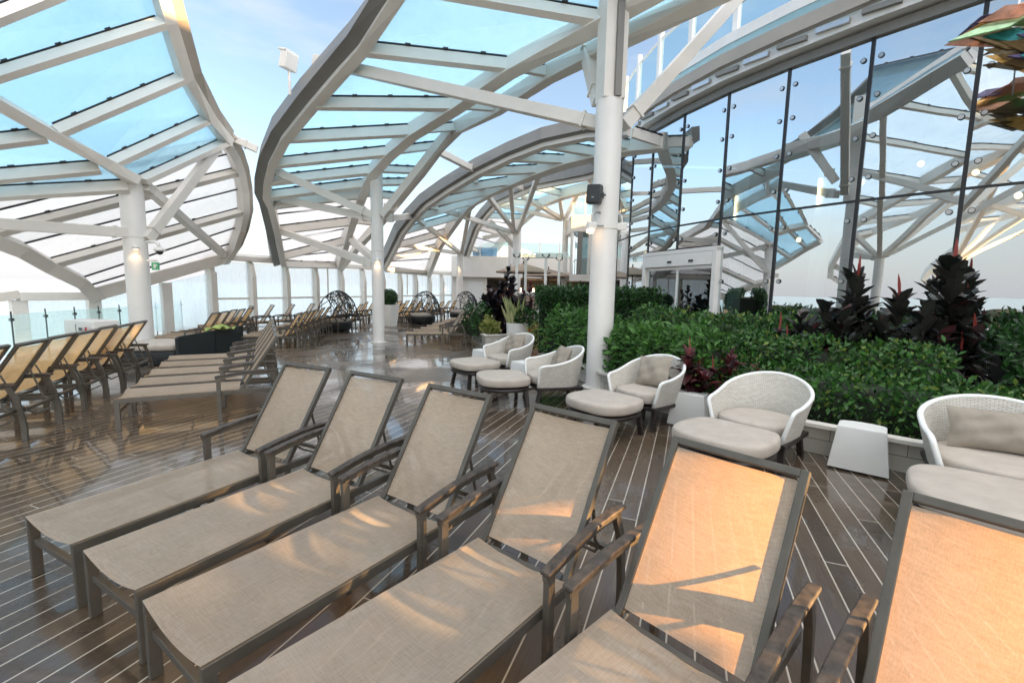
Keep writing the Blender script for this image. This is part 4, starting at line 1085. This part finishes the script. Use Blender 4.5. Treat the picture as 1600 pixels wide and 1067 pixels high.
blocker = empty('sun_blocker'); b = MB(); wall_holes(b, 10.5, .12, -11, 4.6, 0, 11, HOLES); b.box((13.75, 15.35, 3.6), (.2, 6.3, 7.2)); b.box((13.75, 9.3, 5.75), (.2, 5.8, 11.5)); b.bar((10.6, 4.62, 5.5), (13.65, 6.4, 5.5), .16, 11); b.box((13.75, 34, 4.4), (.2, 30.8, 8.8)); b.build('wall', 'white', blocker)
b = MB(); b.box((12.5, -3.2, 10.9), (3.9, 15.6, .2)); b.build('roof', 'white', blocker)
tag(blocker, 'added white sun-blocking wall with shaped openings beyond the right edge of the photo', 'building')

# hanging crystal sculpture
cs = empty('crystal_sculpture', at(1585, 62, 6.2)); rr = random.Random(5)
def shard(c, ax_, up_, ln_, w_, mi):
    b = MB(); n3 = ax_.cross(up_).normalized(); t = .012
    pl = [c-ax_*ln_*.55, c-ax_*ln_*.1+up_*w_*rr.uniform(.3, .6), c+ax_*ln_*.5+up_*w_*rr.uniform(-.1, .25), c+ax_*ln_*.15-up_*w_*rr.uniform(.3, .55)]
    b.loft([[p+n3*o for p in pl] for o in (-t, t)]); b.build('crystal_shard', IRI[mi], cs)
order = [0, 0, 1, 0, 2, 3, 0, 6, 3, 2, 5, 3, 5, 4, 5, 5, 3, 5, 1, 5, 5, 1, 5, 2, 5, 5, 1, 4]
rgt = Vec((.72, -.69, 0)); upz = Vec((0, 0, 1)); fwd = Vec((.69, .72, 0))
for i, mi in enumerate(order):
    q = i/(len(order)-1)
    zc = .34-.72*q+rr.uniform(-.05, .05); xc = -.10+.42*q+rr.uniform(-.28, .35)
    a_ = rr.uniform(-.1, .35)+(.0 if q < .4 else -.6); yaw_ = rr.uniform(-.5, .5)
    ax_ = (rgt*math.cos(a_)+upz*math.sin(a_)*.7+fwd*math.sin(yaw_)*.5).normalized(); up2 = (upz*math.cos(a_)-rgt*math.sin(a_)+fwd*rr.uniform(-.7, .7)).normalized(); up2 = (up2-ax_*up2.dot(ax_)).normalized()
    shard(rgt*xc+upz*zc+fwd*rr.uniform(-.12, .12), ax_, up2, rr.uniform(.45, .8), rr.uniform(.18, .32), mi)
b = MB(); b.tube([Vec((.05, .05, .1)), Vec((.35, .35, .95))], .012, 6); b.tube([Vec((.3, -.2, .1)), Vec((.6, .1, .95))], .012, 6); b.build('hanger', 'steel', cs)
tag(cs, 'hanging sculpture of iridescent crystal shards at the top right corner', 'sculpture')

# ------------------------------------------------------------------ bar pavilion, umbrellas and pale building at the back
bd = empty('pale_building')
b = MB(); b.box((1.2, 33, 3.0), (10.5, 6, 1.35)); b.build('parapet', 'white', bd)
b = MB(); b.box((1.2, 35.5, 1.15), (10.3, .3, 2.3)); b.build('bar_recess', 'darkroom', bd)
b = MB(); b.box((1.2, 33.4, 2.305), (10.3, 5, .06)); b.build('soffit', 'floorin', bd)
b = MB(); b.box((-2.9, 30.6, 1.15), (2.3, .3, 2.3)); b.build('wall', 'white', bd)
b = MB(); b.box((-2.5, 30.42, 1.1), (1.0, .06, 1.9)); b.build('panel_door', 'table', bd)
for x in [-3.5+1.3*i for i in range(8)]:
    b = MB(); b.bar((x, 30.2, 3.7), (x, 30.2, 4.65), .06, .06, Vec((1, 0, 0))); b.build('railing_post', 'white', bd)
    b = MB(); b.box((x+.65, 30.2, 4.15), (1.2, .02, .85)); b.build('glass_pane', 'rglass', bd)
b = MB(); b.box((-1.9, 30.6, 4.0), (1.6, .1, .55)); b.build('blue_panel', 'bluep', bd)
b = MB(); b.box((-.2, 31.4, 4.5), (.8, .7, 1.6)); b.build('glass_cabin', 'rglass', bd)
for i in range(16):
    x = -.4+.33*i; b = MB(); b.box((x, 34.9, 1.42+.06*R.random()), (.08+.1*R.random(), .08, .3+.2*R.random())); b.build('bar_light', 'lamp' if i % 3 != 1 else 'white2', bd)
b = MB(); b.box((1.8, 31.5, .55), (6, .6, 1.1)); b.build('bar_counter', 'white', bd)
tag(bd, 'pale low building with a dark bar recess and warm lights at the back', 'building')
dm = empty('dome', (-1.2, 60, 0)); b = MB(); b.loft([[Vec((5.0*math.cos(a)*k, 5*math.sin(a)*k, z)) for a in [2*math.pi*j/32 for j in range(32)]] for z, k in ((0, 1), (4.2, 1), (5.3, .9), (6.3, .7), (6.9, .4), (7.1, .08))]); b.build('shell', 'white2', dm, True, 60)
tag(dm, 'pale rounded dome rising behind the far glass railing', 'dome')
ub = empty('upper_deck_house')
b = MB(); b.box((3.9, 23.2, 4.75), (2.4, 2.5, .75)); b.build('band', 'white', ub)
b = MB(); b.box((3.9, 23.2, 2.2), (2.4, 2.5, .3)); b.build('lower_band', 'white', ub)
for x in (2.75, 3.15, 3.6, 4.2, 4.9):
    b = MB(); b.box((x, 22.0, 3.36), (.10 if x != 3.15 else .22, .1, 2.0)); b.build('window_post', 'white' if x != 3.15 else 'fascia', ub)
b = MB(); b.box((3.85, 22.1, 3.36), (2.2, .02, 2.0)); b.build('window_glass', 'facade', ub)
for x in (2.75, 3.35, 3.95, 4.6):
    b = MB(); b.bar((x, 22.0, 5.12), (x, 22.0, 6.75), .07, .07, Vec((1, 0, 0))); b.build('railing_post', 'white', ub)
b = MB(); b.box((3.8, 22.02, 5.9), (2.1, .02, 1.5)); b.build('glass_pane', 'rglass', ub)
b = MB(); b.bar((2.75, 22.0, 5.95), (4.9, 22.0, 5.95), .05, .05); b.build('handrail', 'white', ub)
tag(ub, 'white upper deck corner with glass railing and dark windows left of the loudspeaker', 'building')
def umbrella(px, py, d, r_, h, label):
    top = at(px, py, d); root = empty('parasol', (top.x, top.y, 0))
    b = MB(); n = 8
    ring = lambda k, z: [Vec((r_*k*math.cos(2*math.pi*(j+.5)/n), r_*k*math.sin(2*math.pi*(j+.5)/n), z)) for j in range(n)]
    b.loft([ring(.02, top.z), ring(.5, top.z-h*.42), ring(1, top.z-h), ring(1, top.z-h-.05), ring(.97, top.z-h-.03), ring(.5, top.z-h*.42-.02)], False); b.build('canopy', 'umbrella', root)
    b = MB(); b.tube([(0, 0, 0), (0, 0, top.z+.12)], .03, 8); b.build('pole', 'dark', root)
    b = MB()
    for j in range(n):
        a_ = 2*math.pi*(j+.5)/n; b.tube([(0, 0, top.z-.06), (r_*.97*math.cos(a_), r_*.97*math.sin(a_), top.z-h-.02)], .012, 4)
    b.build('ribs', 'dark', root)
    tag(root, label, 'parasol', 'tan parasols at the bar')
umbrella(818, 412, 20, 1.28, .36, 'tan parasol under the glass shelter, the left and nearest of three')
umbrella(857, 420.5, 23, 1.25, .34, 'tan parasol in the middle of the three at the bar')
umbrella(882, 424, 25, 1.3, .36, 'tan parasol right of the other two, toward the thick column')
gs = empty('glass_shelter'); corners = [(802, 404.5, 16.6), (848, 394.2, 19), (890, 396, 18.6), (846, 407, 16.4)]
q = [at(*c) for c in corners]; zt = 2.92
q = [Vec((0.05, 16.8, zt)), Vec((.55, 19.6, zt)), Vec((2.35, 19.2, zt)), Vec((1.9, 16.5, zt))]
b = MB(); b.loft([[p+Vec((0, 0, o)) for p in q] for o in (0, .03)]); b.build('glass_roof', 'rglass', gs)
for px, d in ((807, 17.2), (821, 18.7), (852, 17.0), (873, 18.5)):
    p = at(px, 440, d); b = MB(); b.tube([Vec((p.x, p.y, 0)), Vec((p.x, p.y, zt-.14))], .055, 10); b.build('post', 'white2', gs)
    b = MB(); 
    for a_ in (0.6, 2.2, 3.7, 5.3): b.tube([Vec((p.x, p.y, zt-.15)), Vec((p.x+.16*math.cos(a_), p.y+.16*math.sin(a_), zt-.08)), Vec((p.x+.17*math.cos(a_), p.y+.17*math.sin(a_), zt-.002))], .016, 5)
    b.build('spider_clamp', 'gasket', gs)
tag(gs, 'small flat glass shelter roof on four white posts in front of the parasols', 'shelter')
ct = empty('bar_counter', (.45, 16.2, 0)); b = MB(); b.box((0, 0, .74), (1.1, .6, 1.45)); b.build('body', 'table', ct)
b = MB(); b.box((0, 0, 1.5), (1.25, .75, .07)); b.build('top', 'white2', ct)
b = MB(); b.box((0, -.302, 1.15), (.9, .01, .5)); b.build('front_panel', 'umbrella', ct)
tag(ct, 'white bar counter between the snake plant pot and the tall hedge', 'counter')
# ------------------------------------------------------------------ planters and plants
def tilewall(path, h, th=.12, z0=0):
    b = MB(); acc = 0
    for i in range(len(path)-1):
        a, c = Vec(path[i]), Vec(path[i+1]); l = (c-a).length; d = (c-a).normalized(); n_ = Vec((-d.y, d.x, 0))
        v_ = [a, c, c+Vec((0, 0, h)), a+Vec((0, 0, h))]
        b.add(v_, [[0, 1, 2, 3]], [[(acc, 0), (acc+l, 0), (acc+l, h), (acc, h)]])
        acc += l
    return b
def planter(name, front, backp, h, label, cap=.02):
    root = empty(name)
    pf = [Vec((x, y, 0)) for x, y in front]; pb = [Vec((x, y, 0)) for x, y in backp]
    tilewall(pf+pb+[pf[0]], h).build('tile_wall', 'tile', root)
    b = MB(); path = pf+pb+[pf[0]]
    b.sweep([p+Vec((0, 0, h+.018)) for p in path], [Vec((0, 0, 1))]*len(path), .14, .036); b.build('coping', 'white', root)
    b = MB(); poly = pf+pb; b.add([p+Vec((0, 0, h-.05)) for p in poly], [list(range(len(poly)))]); b.build('soil', 'soil', root)
    tag(root, label, 'planter'); return root
FRONT = [(1.0, 9.9), (1.2, 8.4), (1.5, 7.3), (1.95, 6.25), (2.5, 5.35), (3.1, 4.65), (3.72, 4.07), (4.6, 3.4), (5.7, 2.8), (7.2, 2.3)]
planter('raised_planter', FRONT, [(9.2, 4.3), (7.5, 6.0), (6.3, 7.5), (5.2, 9.3), (4.5, 10.6), (4.1, 11.1), (1.2, 11.2)], .29, 'long curved tiled planter in front of the glass front')

def leaf(mb, p, d, up, ln, w_, droop=.25, seg=2):
    d = d.normalized(); s = d.cross(up)
    if s.length < 1e-3: s = Vec((1, 0, 0))
    s.normalize(); u = s.cross(d)
    if seg == 1:
        m_ = p+d*ln*.5+u*(-.02*ln); t = p+d*ln-Vec((0, 0, droop*ln*.5))
        b0 = len(mb.v); mb.v += [tuple(p), tuple(m_+s*w_/2+u*.1*w_), tuple(t), tuple(m_-s*w_/2+u*.1*w_)]
        mb.f += [[b0, b0+1, b0+2, b0+3]]
        return
    b0 = len(mb.v); L_ = []
    prof = [(.0, .12), (.3, .85), (.6, 1.0), (.85, .55), (1.0, .0)] if seg > 2 else [(0, .15), (.45, 1), (1, 0)]
    for q, k in prof:
        c = p+d*ln*q-Vec((0, 0, droop*ln*q*q))
        if k == 0: mb.v.append(tuple(c)); L_.append([len(mb.v)-1])
        else:
            mb.v += [tuple(c+s*w_*k/2+u*.16*w_*k), tuple(c), tuple(c-s*w_*k/2+u*.16*w_*k)]; n0 = len(mb.v); L_.append([n0-3, n0-2, n0-1])
    for i in range(len(L_)-1):
        a, c = L_[i], L_[i+1]
        if len(c) == 3: mb.f += [[a[0], c[0], c[1], a[1]], [a[1], c[1], c[2], a[2]]]
        else: mb.f += [[a[0], c[0], a[1]], [a[1], c[0], a[2]]]
def rnd_dir(r):
    while True:
        v_ = Vec((r.uniform(-1, 1), r.uniform(-1, 1), r.uniform(-1, 1)))
        if .05 < v_.length < 1: return v_.normalized()
def hedge(name, path, width, z0, z1, n, ln, mat, label, seed, round_=.5, rough=.06, clump=.0, fold=1, cat='hedge'):
    r = random.Random(seed); root = empty(name); pts = [Vec((x, y, 0)) for x, y in path]
    seg = [(pts[i+1]-pts[i]).length for i in range(len(pts)-1)]; tot = sum(seg)
    zr = z1-z0
    def prof(q):      # q 0..1 round the cross-section: front bottom -> top -> back bottom
        a = math.pi*q; e = 2/(2+6*(1-round_)); c, s = math.cos(a), math.sin(a)
        return width/2*abs(c)**e*(1 if c > 0 else -1), z0+zr*abs(s)**e
    # twig core
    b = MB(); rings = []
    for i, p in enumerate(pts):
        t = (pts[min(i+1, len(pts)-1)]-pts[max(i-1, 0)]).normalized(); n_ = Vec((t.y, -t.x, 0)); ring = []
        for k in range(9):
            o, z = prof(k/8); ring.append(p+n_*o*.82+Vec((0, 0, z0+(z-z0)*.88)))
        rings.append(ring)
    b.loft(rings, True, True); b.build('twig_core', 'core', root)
    b = MB(); cl = []
    for _ in range(int(tot*6)+6):
        cl.append((r.uniform(0, tot), r.uniform(.05, .7), r.uniform(.1, .3)))
    for _ in range(n):
        x = r.uniform(-.08, tot+.08); q = r.uniform(0, .92)
        xx = min(max(x, 0), tot-1e-4); i = 0; acc = 0
        while xx > acc+seg[i] and i < len(seg)-1: acc += seg[i]; i += 1
        f = (xx-acc)/seg[i]; p = pts[i].lerp(pts[i+1], f); t = (pts[i+1]-pts[i]).normalized(); n_ = Vec((t.y, -t.x, 0))
        o, z = prof(q); bump = 0
        for cx, cq, cr in cl:
            dd = ((cx-x)/.3)**2+((cq-q)/.16)**2
            if dd < 1: bump = max(bump, (1-dd)*cr)
        k = 1+r.gauss(0, rough)-r.random()**2*.22+bump*clump*2.2
        pos = p+n_*o*k+Vec((0, 0, z0+(z-z0)*(1+(k-1)*.7)))+t*((x-xx)+r.uniform(-.03, .03))
        nor = (n_*o*2+Vec((0, 0, (z-z0)*.8))).normalized()
        d = (nor*.7+rnd_dir(r)*.9+Vec((0, 0, .2))).normalized(); up = (nor+rnd_dir(r)*.5).normalized()
        l_ = ln*r.uniform(.5, 1.5); leaf(b, pos, d, up, l_, l_*.42, .15, fold)
    b.build('foliage', mat, root)
    tag(root, label, cat); return root
hedge('clipped_hedge', [(.62, 10.6), (1.9, 10.55), (3.28, 10.5)], .9, .2, 1.66, 9000, .085, 'leafh', 'tall square clipped hedge behind the thick column', 11, .12, .035)
hedge('shrub_hedge', [(1.0, 9.6), (1.45, 8.6), (1.75, 7.9)], .7, .2, 1.05, 2600, .10, 'leafl', 'bright green bushy shrub in front of the clipped hedge, left of the thick column', 12, .8, .12, .5, 2)
hedge('shrub_hedge', [(1.95, 7.5), (2.35, 6.7), (2.75, 6.15)], .8, .2, .95, 3200, .11, 'leafl', 'bright green shrub right of the thick column, behind the pillow armchair', 13, .8, .12, .55, 2)
hedge('shrub_hedge', [(2.6, 9.2), (3.6, 8.5), (4.6, 7.7), (5.4, 6.9)], 1.1, .2, 1.18, 7000, .085, 'leaf', 'green shrub bank below the sliding door', 14, .6, .07, .35)
hedge('shrub_hedge', [(2.75, 6.2), (3.3, 5.55), (4.0, 4.95), (4.8, 4.4), (5.8, 3.85), (7.0, 3.3)], 1.15, .2, .70, 11000, .07, 'leaf', 'low green hedge along the right part of the planter, behind the wicker armchairs', 15, .7, .08, .4)
hedge('shrub_hedge', [(3.5, 6.9), (4.3, 6.1), (5.2, 5.5)], 1.2, .2, .98, 6000, .075, 'leaf', 'middle green hedge behind the red leaved plant', 16, .7, .08, .35)
hedge('shrub_hedge', [(6.1, 5.6), (6.9, 5.0), (7.8, 4.5)], 1.3, .2, 1.22, 4500, .10, 'leafh', 'broad leaved green shrub at the right edge, below the glass front', 17, .7, .1, .3, 2)

def rosette_plant(root, x, y, z0, stems, mat, seed, spikes=True, big=1.0):
    stems = [(a, b_, c, ln*big, int(nl)) for a, b_, c, ln, nl in stems]
    r = random.Random(seed); b = MB(); st_ = MB(); sk = MB()
    for (dx, dy, h, ln, nl) in stems:
        base = Vec((x+dx*.35, y+dy*.35, z0)); top = Vec((x+dx, y+dy, z0+h)); st_.tube([base, base.lerp(top, .5)+Vec((0, 0, .03)), top], .014, 5)
        for i in range(nl):
            q = 1-(i/nl)**1.15*.72; p = base.lerp(top, q); a = i*2.4+r.uniform(-.3, .3)
            el = rad(72-78*(i/nl)+r.uniform(-12, 12)) if i < nl*.5 else rad(r.uniform(-18, 32))
            d = Vec((math.cos(a)*math.cos(el), math.sin(a)*math.cos(el), math.sin(el))); l_ = ln*r.uniform(.75, 1.15)*(.7+.3*min(1, i/4))
            leaf(b, p, d, Vec((0, 0, 1)), l_, l_*.42, r.uniform(.1, .6), 3)
        if spikes and r.random() < (.7 if nl > 24 else .12): sk = MB(); leaf(sk, top, Vec((r.uniform(-.15, .15), r.uniform(-.15, .15), 1)), Vec((1, 0, 0)), ln*.9, ln*.13, 0, 3); sk.build('new_leaf', 'spike', root)
    b.build('foliage', mat, root); st_.build('stem', 'dark', root)
def ppt(px, d): q = at(px, 470, d); return q.x, q.y
cord = [(1292, 6.35, [(0, 0, 1.2, .36, 18), (-.2, 0, .9, .34, 14), (.2, -.1, .95, .34, 14)], 'dark red-tipped plant second from the left of the dark group'),
        (1448, 5.85, [(0, 0, 1.12, .36, 18), (.15, -.1, .85, .34, 14), (-.2, -.1, .9, .32, 14)], 'low dark red-tipped plant just left of the tallest one'),
        (1255, 6.6, [(0, 0, 1.05, .34, 16), (-.25, .1, .8, .32, 13), (.15, -.1, .75, .3, 12)], 'dark red-tipped leafy plant at the left end of the dark group, the shortest'),
        (1335, 6.5, [(0, 0, 1.55, .40, 28), (-.15, -.1, 1.15, .36, 18), (.2, .1, 1.25, .34, 18), (.0, -.25, .85, .34, 14)], 'tall dark red-tipped plant left of the middle of the dark group'),
        (1405, 6.1, [(0, 0, 1.32, .36, 22), (-.2, 0, .95, .34, 15), (.22, -.1, 1.0, .34, 16), (0, -.2, .7, .3, 12)], 'dark red-tipped plant in the middle of the dark group'),
        (1482, 6.0, [(0, 0, 1.72, .42, 40), (.15, .1, 1.3, .36, 22), (-.2, -.1, 1.0, .36, 17), (.2, -.2, .85, .34, 14), (-.05, -.3, .65, .3, 12)], 'tallest dark red-tipped plant, right of the dark group')]
for i, (px, d, st_, l) in enumerate(cord):
    x, y = ppt(px, d); root = empty('cordyline_plant'); rq = random.Random(90+i); hm = max(t_[2] for t_ in st_)
    st_ = [(a_, b_, c_, l2, n_*1.35) for a_, b_, c_, l2, n_ in st_]+[(rq.uniform(-.38, .38), rq.uniform(-.3, .15), rq.uniform(.35, .72)*hm, .3, 15) for _ in range(10)]
    rosette_plant(root, x, y, .25, st_, 'leafd', 30+i, True, 1.18); tag(root, l, 'plant', 'dark red-tipped plants before the glass front')
for i, (px, py, d, l) in enumerate(((1085, 560, 5.75, 'dark red leaved plant between two armchairs, its left clump'), (1130, 560, 5.55, 'dark red leaved plant between two armchairs, its right clump'))):
    x, y = ppt(px, d); root = empty('red_cordyline'); st_ = [(R.uniform(-.25, .25), R.uniform(-.2, .2), R.uniform(.3, .62), .30, 12) for _ in range(6)]
    rosette_plant(root, x, y, .25, st_, 'leafr', 50+i, True); tag(root, l, 'plant', 'dark red plants between the armchairs')
x, y = ppt(1190, 5.4); root = empty('red_cordyline'); rosette_plant(root, x, y, .25, [(0, 0, .5, .2, 9), (.1, .05, .4, .2, 8)], 'leafr', 60); tag(root, 'small red leaved sprig in the low hedge above the armchair with no pillow', 'plant', 'dark red plants between the armchairs')

# tiled planter with the big dark plant, further back
pl2 = planter('raised_planter', [(-1.25, 13.9), (-.73, 12.4), (.35, 12.9)], [(1.0, 13.6), (.6, 15.5), (-.9, 15.2)], .33, 'white tiled planter with mosaic insets holding the big dark plant')
b = MB(); 
for (x0, y0), (x1, y1), k0, k1 in (((-.73, 12.4), (.35, 12.9), .32, .95), ((-1.25, 13.9), (-.73, 12.4), .15, .75)):
    a = Vec((x0, y0, 0)); c = Vec((x1, y1, 0)); d = (c-a).normalized(); n_ = Vec((d.y, -d.x, 0)); b.bar(a.lerp(c, k0)+n_*.004+Vec((0, 0, .16)), a.lerp(c, k1)+n_*.004+Vec((0, 0, .16)), .012, .13)
b.build('mosaic_inset', 'mosaic', pl2)
root = empty('dark_shrub'); r = random.Random(77); stems = []
for i in range(46):
    a = r.uniform(0, 6.28); q = r.random()**.5; stems.append((.72*q*math.cos(a), .62*q*math.sin(a), (1.72-.75*q)*r.uniform(.5, 1.05), .40, 20))
stems.append((.12, 0, 1.9, .36, 24)); stems.append((.3, 0, 1.65, .36, 18))
rosette_plant(root, -.28, 13.7, .3, stems, 'leafp', 78, False); tag(root, 'big round purple black shrub in the white tiled planter', 'shrub')
hedge('green_shrub', [(-1.05, 13.4), (-1.0, 13.0), (-.85, 12.9)], .7, .3, 1.0, 700, .12, 'leafh', 'small dark green shrub at the left end of the tiled planter', 19, .9, .15, .4, 2, 'shrub')
root = empty('flowering_shrub'); b = MB(); r = random.Random(9)
for _ in range(520):
    v_ = rnd_dir(r); k_ = r.uniform(.35, 1.15)+.25*math.sin(5*v_.x+3*v_.z); p = Vec((-.62, 12.85, .56))+Vec((v_.x*.28, v_.y*.2, v_.z*.24))*k_; leaf(b, p, (v_+rnd_dir(r)*.8+Vec((0, 0, .4))).normalized(), v_, r.uniform(.06, .13), .065, .1, 2)
b.build('foliage', 'leafy', root); tag(root, 'small yellow flowered shrub at the front corner of the tiled planter', 'shrub')
# mosaic pier with handrail
pr = empty('mosaic_pier', (.22, 12.72, 0)); b = MB(); b.box((0, 0, .36), (.34, .3, .72)); b.build('body', 'table', pr)
b = MB(); b.box((.06, -.154, .4), (.16, .012, .5)); b.build('mosaic_inset', 'mosaic', pr)
tag(pr, 'short white pier with a mosaic strip beside the white round pot', 'pier')
hr = empty('handrail'); b = MB(); b.tube([Vec((-.02, 12.35, 0)), Vec((-.02, 12.35, .75)), Vec((.02, 12.35, .88)), Vec((.14, 12.4, .95)), Vec((.3, 12.5, .97))], .025, 8); b.build('tube', 'steel', hr, True); tag(hr, 'bent steel handrail beside the white round pot', 'handrail')
# white round pot with snake plant
q = at(808, 520, 12.3); pot = empty('round_pot', (q.x, q.y, 0)); b = MB()
b.loft([[Vec((k*math.cos(2*math.pi*j/32), k*math.sin(2*math.pi*j/32), z)) for j in range(32)] for z, k in ((0, .25), (.02, .26), (.70, .30), (.72, .30), (.72, .275), (.66, .27))]); b.build('body', 'white2', pot, True, 40)
b = MB(); b.add([(.27*math.cos(2*math.pi*j/24), .27*math.sin(2*math.pi*j/24), .67) for j in range(24)], [list(range(24))]); b.build('soil', 'soil', pot); tag(pot, 'white round pot beside the farthest wicker armchair', 'pot')
root = empty('snake_plant'); b = MB(); r = random.Random(4)
for _ in range(46):
    a = r.uniform(0, 6.28); q_ = r.random()**.5*.2; p = Vec((q.x-.10+q_*math.cos(a), q.y+q_*math.sin(a), .66)); d = Vec((r.uniform(-.4, .3), r.uniform(-.3, .3), 1)); leaf(b, p, d, Vec((r.uniform(-1, 1), 1, 0)), r.uniform(.35, .85), .055, -.02, 3)
b.build('foliage', 'snake', root); tag(root, 'upright yellow green spiky plant in the white round pot', 'plant')
root = empty('leafy_bush'); b = MB()
for _ in range(700):
    v_ = rnd_dir(r); p = Vec((q.x+.22, q.y, .86))+Vec((v_.x*.30, v_.y*.28, v_.z*.22)); leaf(b, p, (v_+rnd_dir(r)*.6).normalized(), v_, r.uniform(.07, .12), .06, .15, 2)
b.build('foliage', 'leafh', root); tag(root, 'dark green bush filling the right half of the white round pot', 'plant')
root = empty('red_cordyline'); x_, y_ = ppt(828, 14.2); rosette_plant(root, x_, y_, .3, [(0, 0, 1.5, .3, 20), (.2, .1, 1.3, .3, 16), (-.2, 0, 1.2, .3, 16), (.05, -.1, 1.0, .3, 14)], 'leafr', 64, False); tag(root, 'dull red leaved shrub behind the spiky plant of the white pot', 'plant')
q2 = at(832, 515, 13.2); wb = empty('wooden_box', (q2.x, q2.y, 0)); b = MB()
for k in range(4): b.box((-.15+.1*k, 0, .35), (.09, .4, .7), None, .006)
b.build('slats', 'orangewood', wb); b = MB(); b.box((0, .03, .33), (.38, .32, .62)); b.build('box', 'dark', wb); tag(wb, 'orange brown slatted wooden box between the white pot and the hedge', 'box')
hedge('flowering_shrub', [(.55, 10.9), (.85, 10.6), (1.0, 10.2)], .5, .25, .72, 700, .09, 'leafy', 'small yellow flecked shrub at the left foot of the clipped hedge', 23, .9, .15, .4, 2, 'shrub')
# ball topiary by the centre column
q = atz(608, 509, 0); tp = empty('square_planter', (q.x, q.y, 0), AZ); b = MB()
b.loft([[Vec((x*k, y*k, z)) for x, y in ((-1, -1), (1, -1), (1, 1), (-1, 1))] for z, k in ((0, .23), (.0201, .23), (.86, .31), (.88, .31), (.88, .27), (.82, .27))]); b.build('body', 'white2', tp); tag(tp, 'tall tapered white square planter right of the centre column', 'planter')
root = empty('ball_topiary'); b = MB(); r = random.Random(6)
for _ in range(1500):
    v_ = rnd_dir(r); p = Vec((q.x, q.y, 1.16))+v_*.34*r.uniform(.93, 1.03); leaf(b, p, (v_*.5+rnd_dir(r)).normalized(), v_, .07, .04, .1, 1)
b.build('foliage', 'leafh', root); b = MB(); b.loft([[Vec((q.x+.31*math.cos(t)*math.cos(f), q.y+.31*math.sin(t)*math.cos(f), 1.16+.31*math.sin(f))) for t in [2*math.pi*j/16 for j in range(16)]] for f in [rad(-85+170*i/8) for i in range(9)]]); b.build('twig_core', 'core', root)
tag(root, 'dark green clipped ball bush in the white square planter', 'topiary')
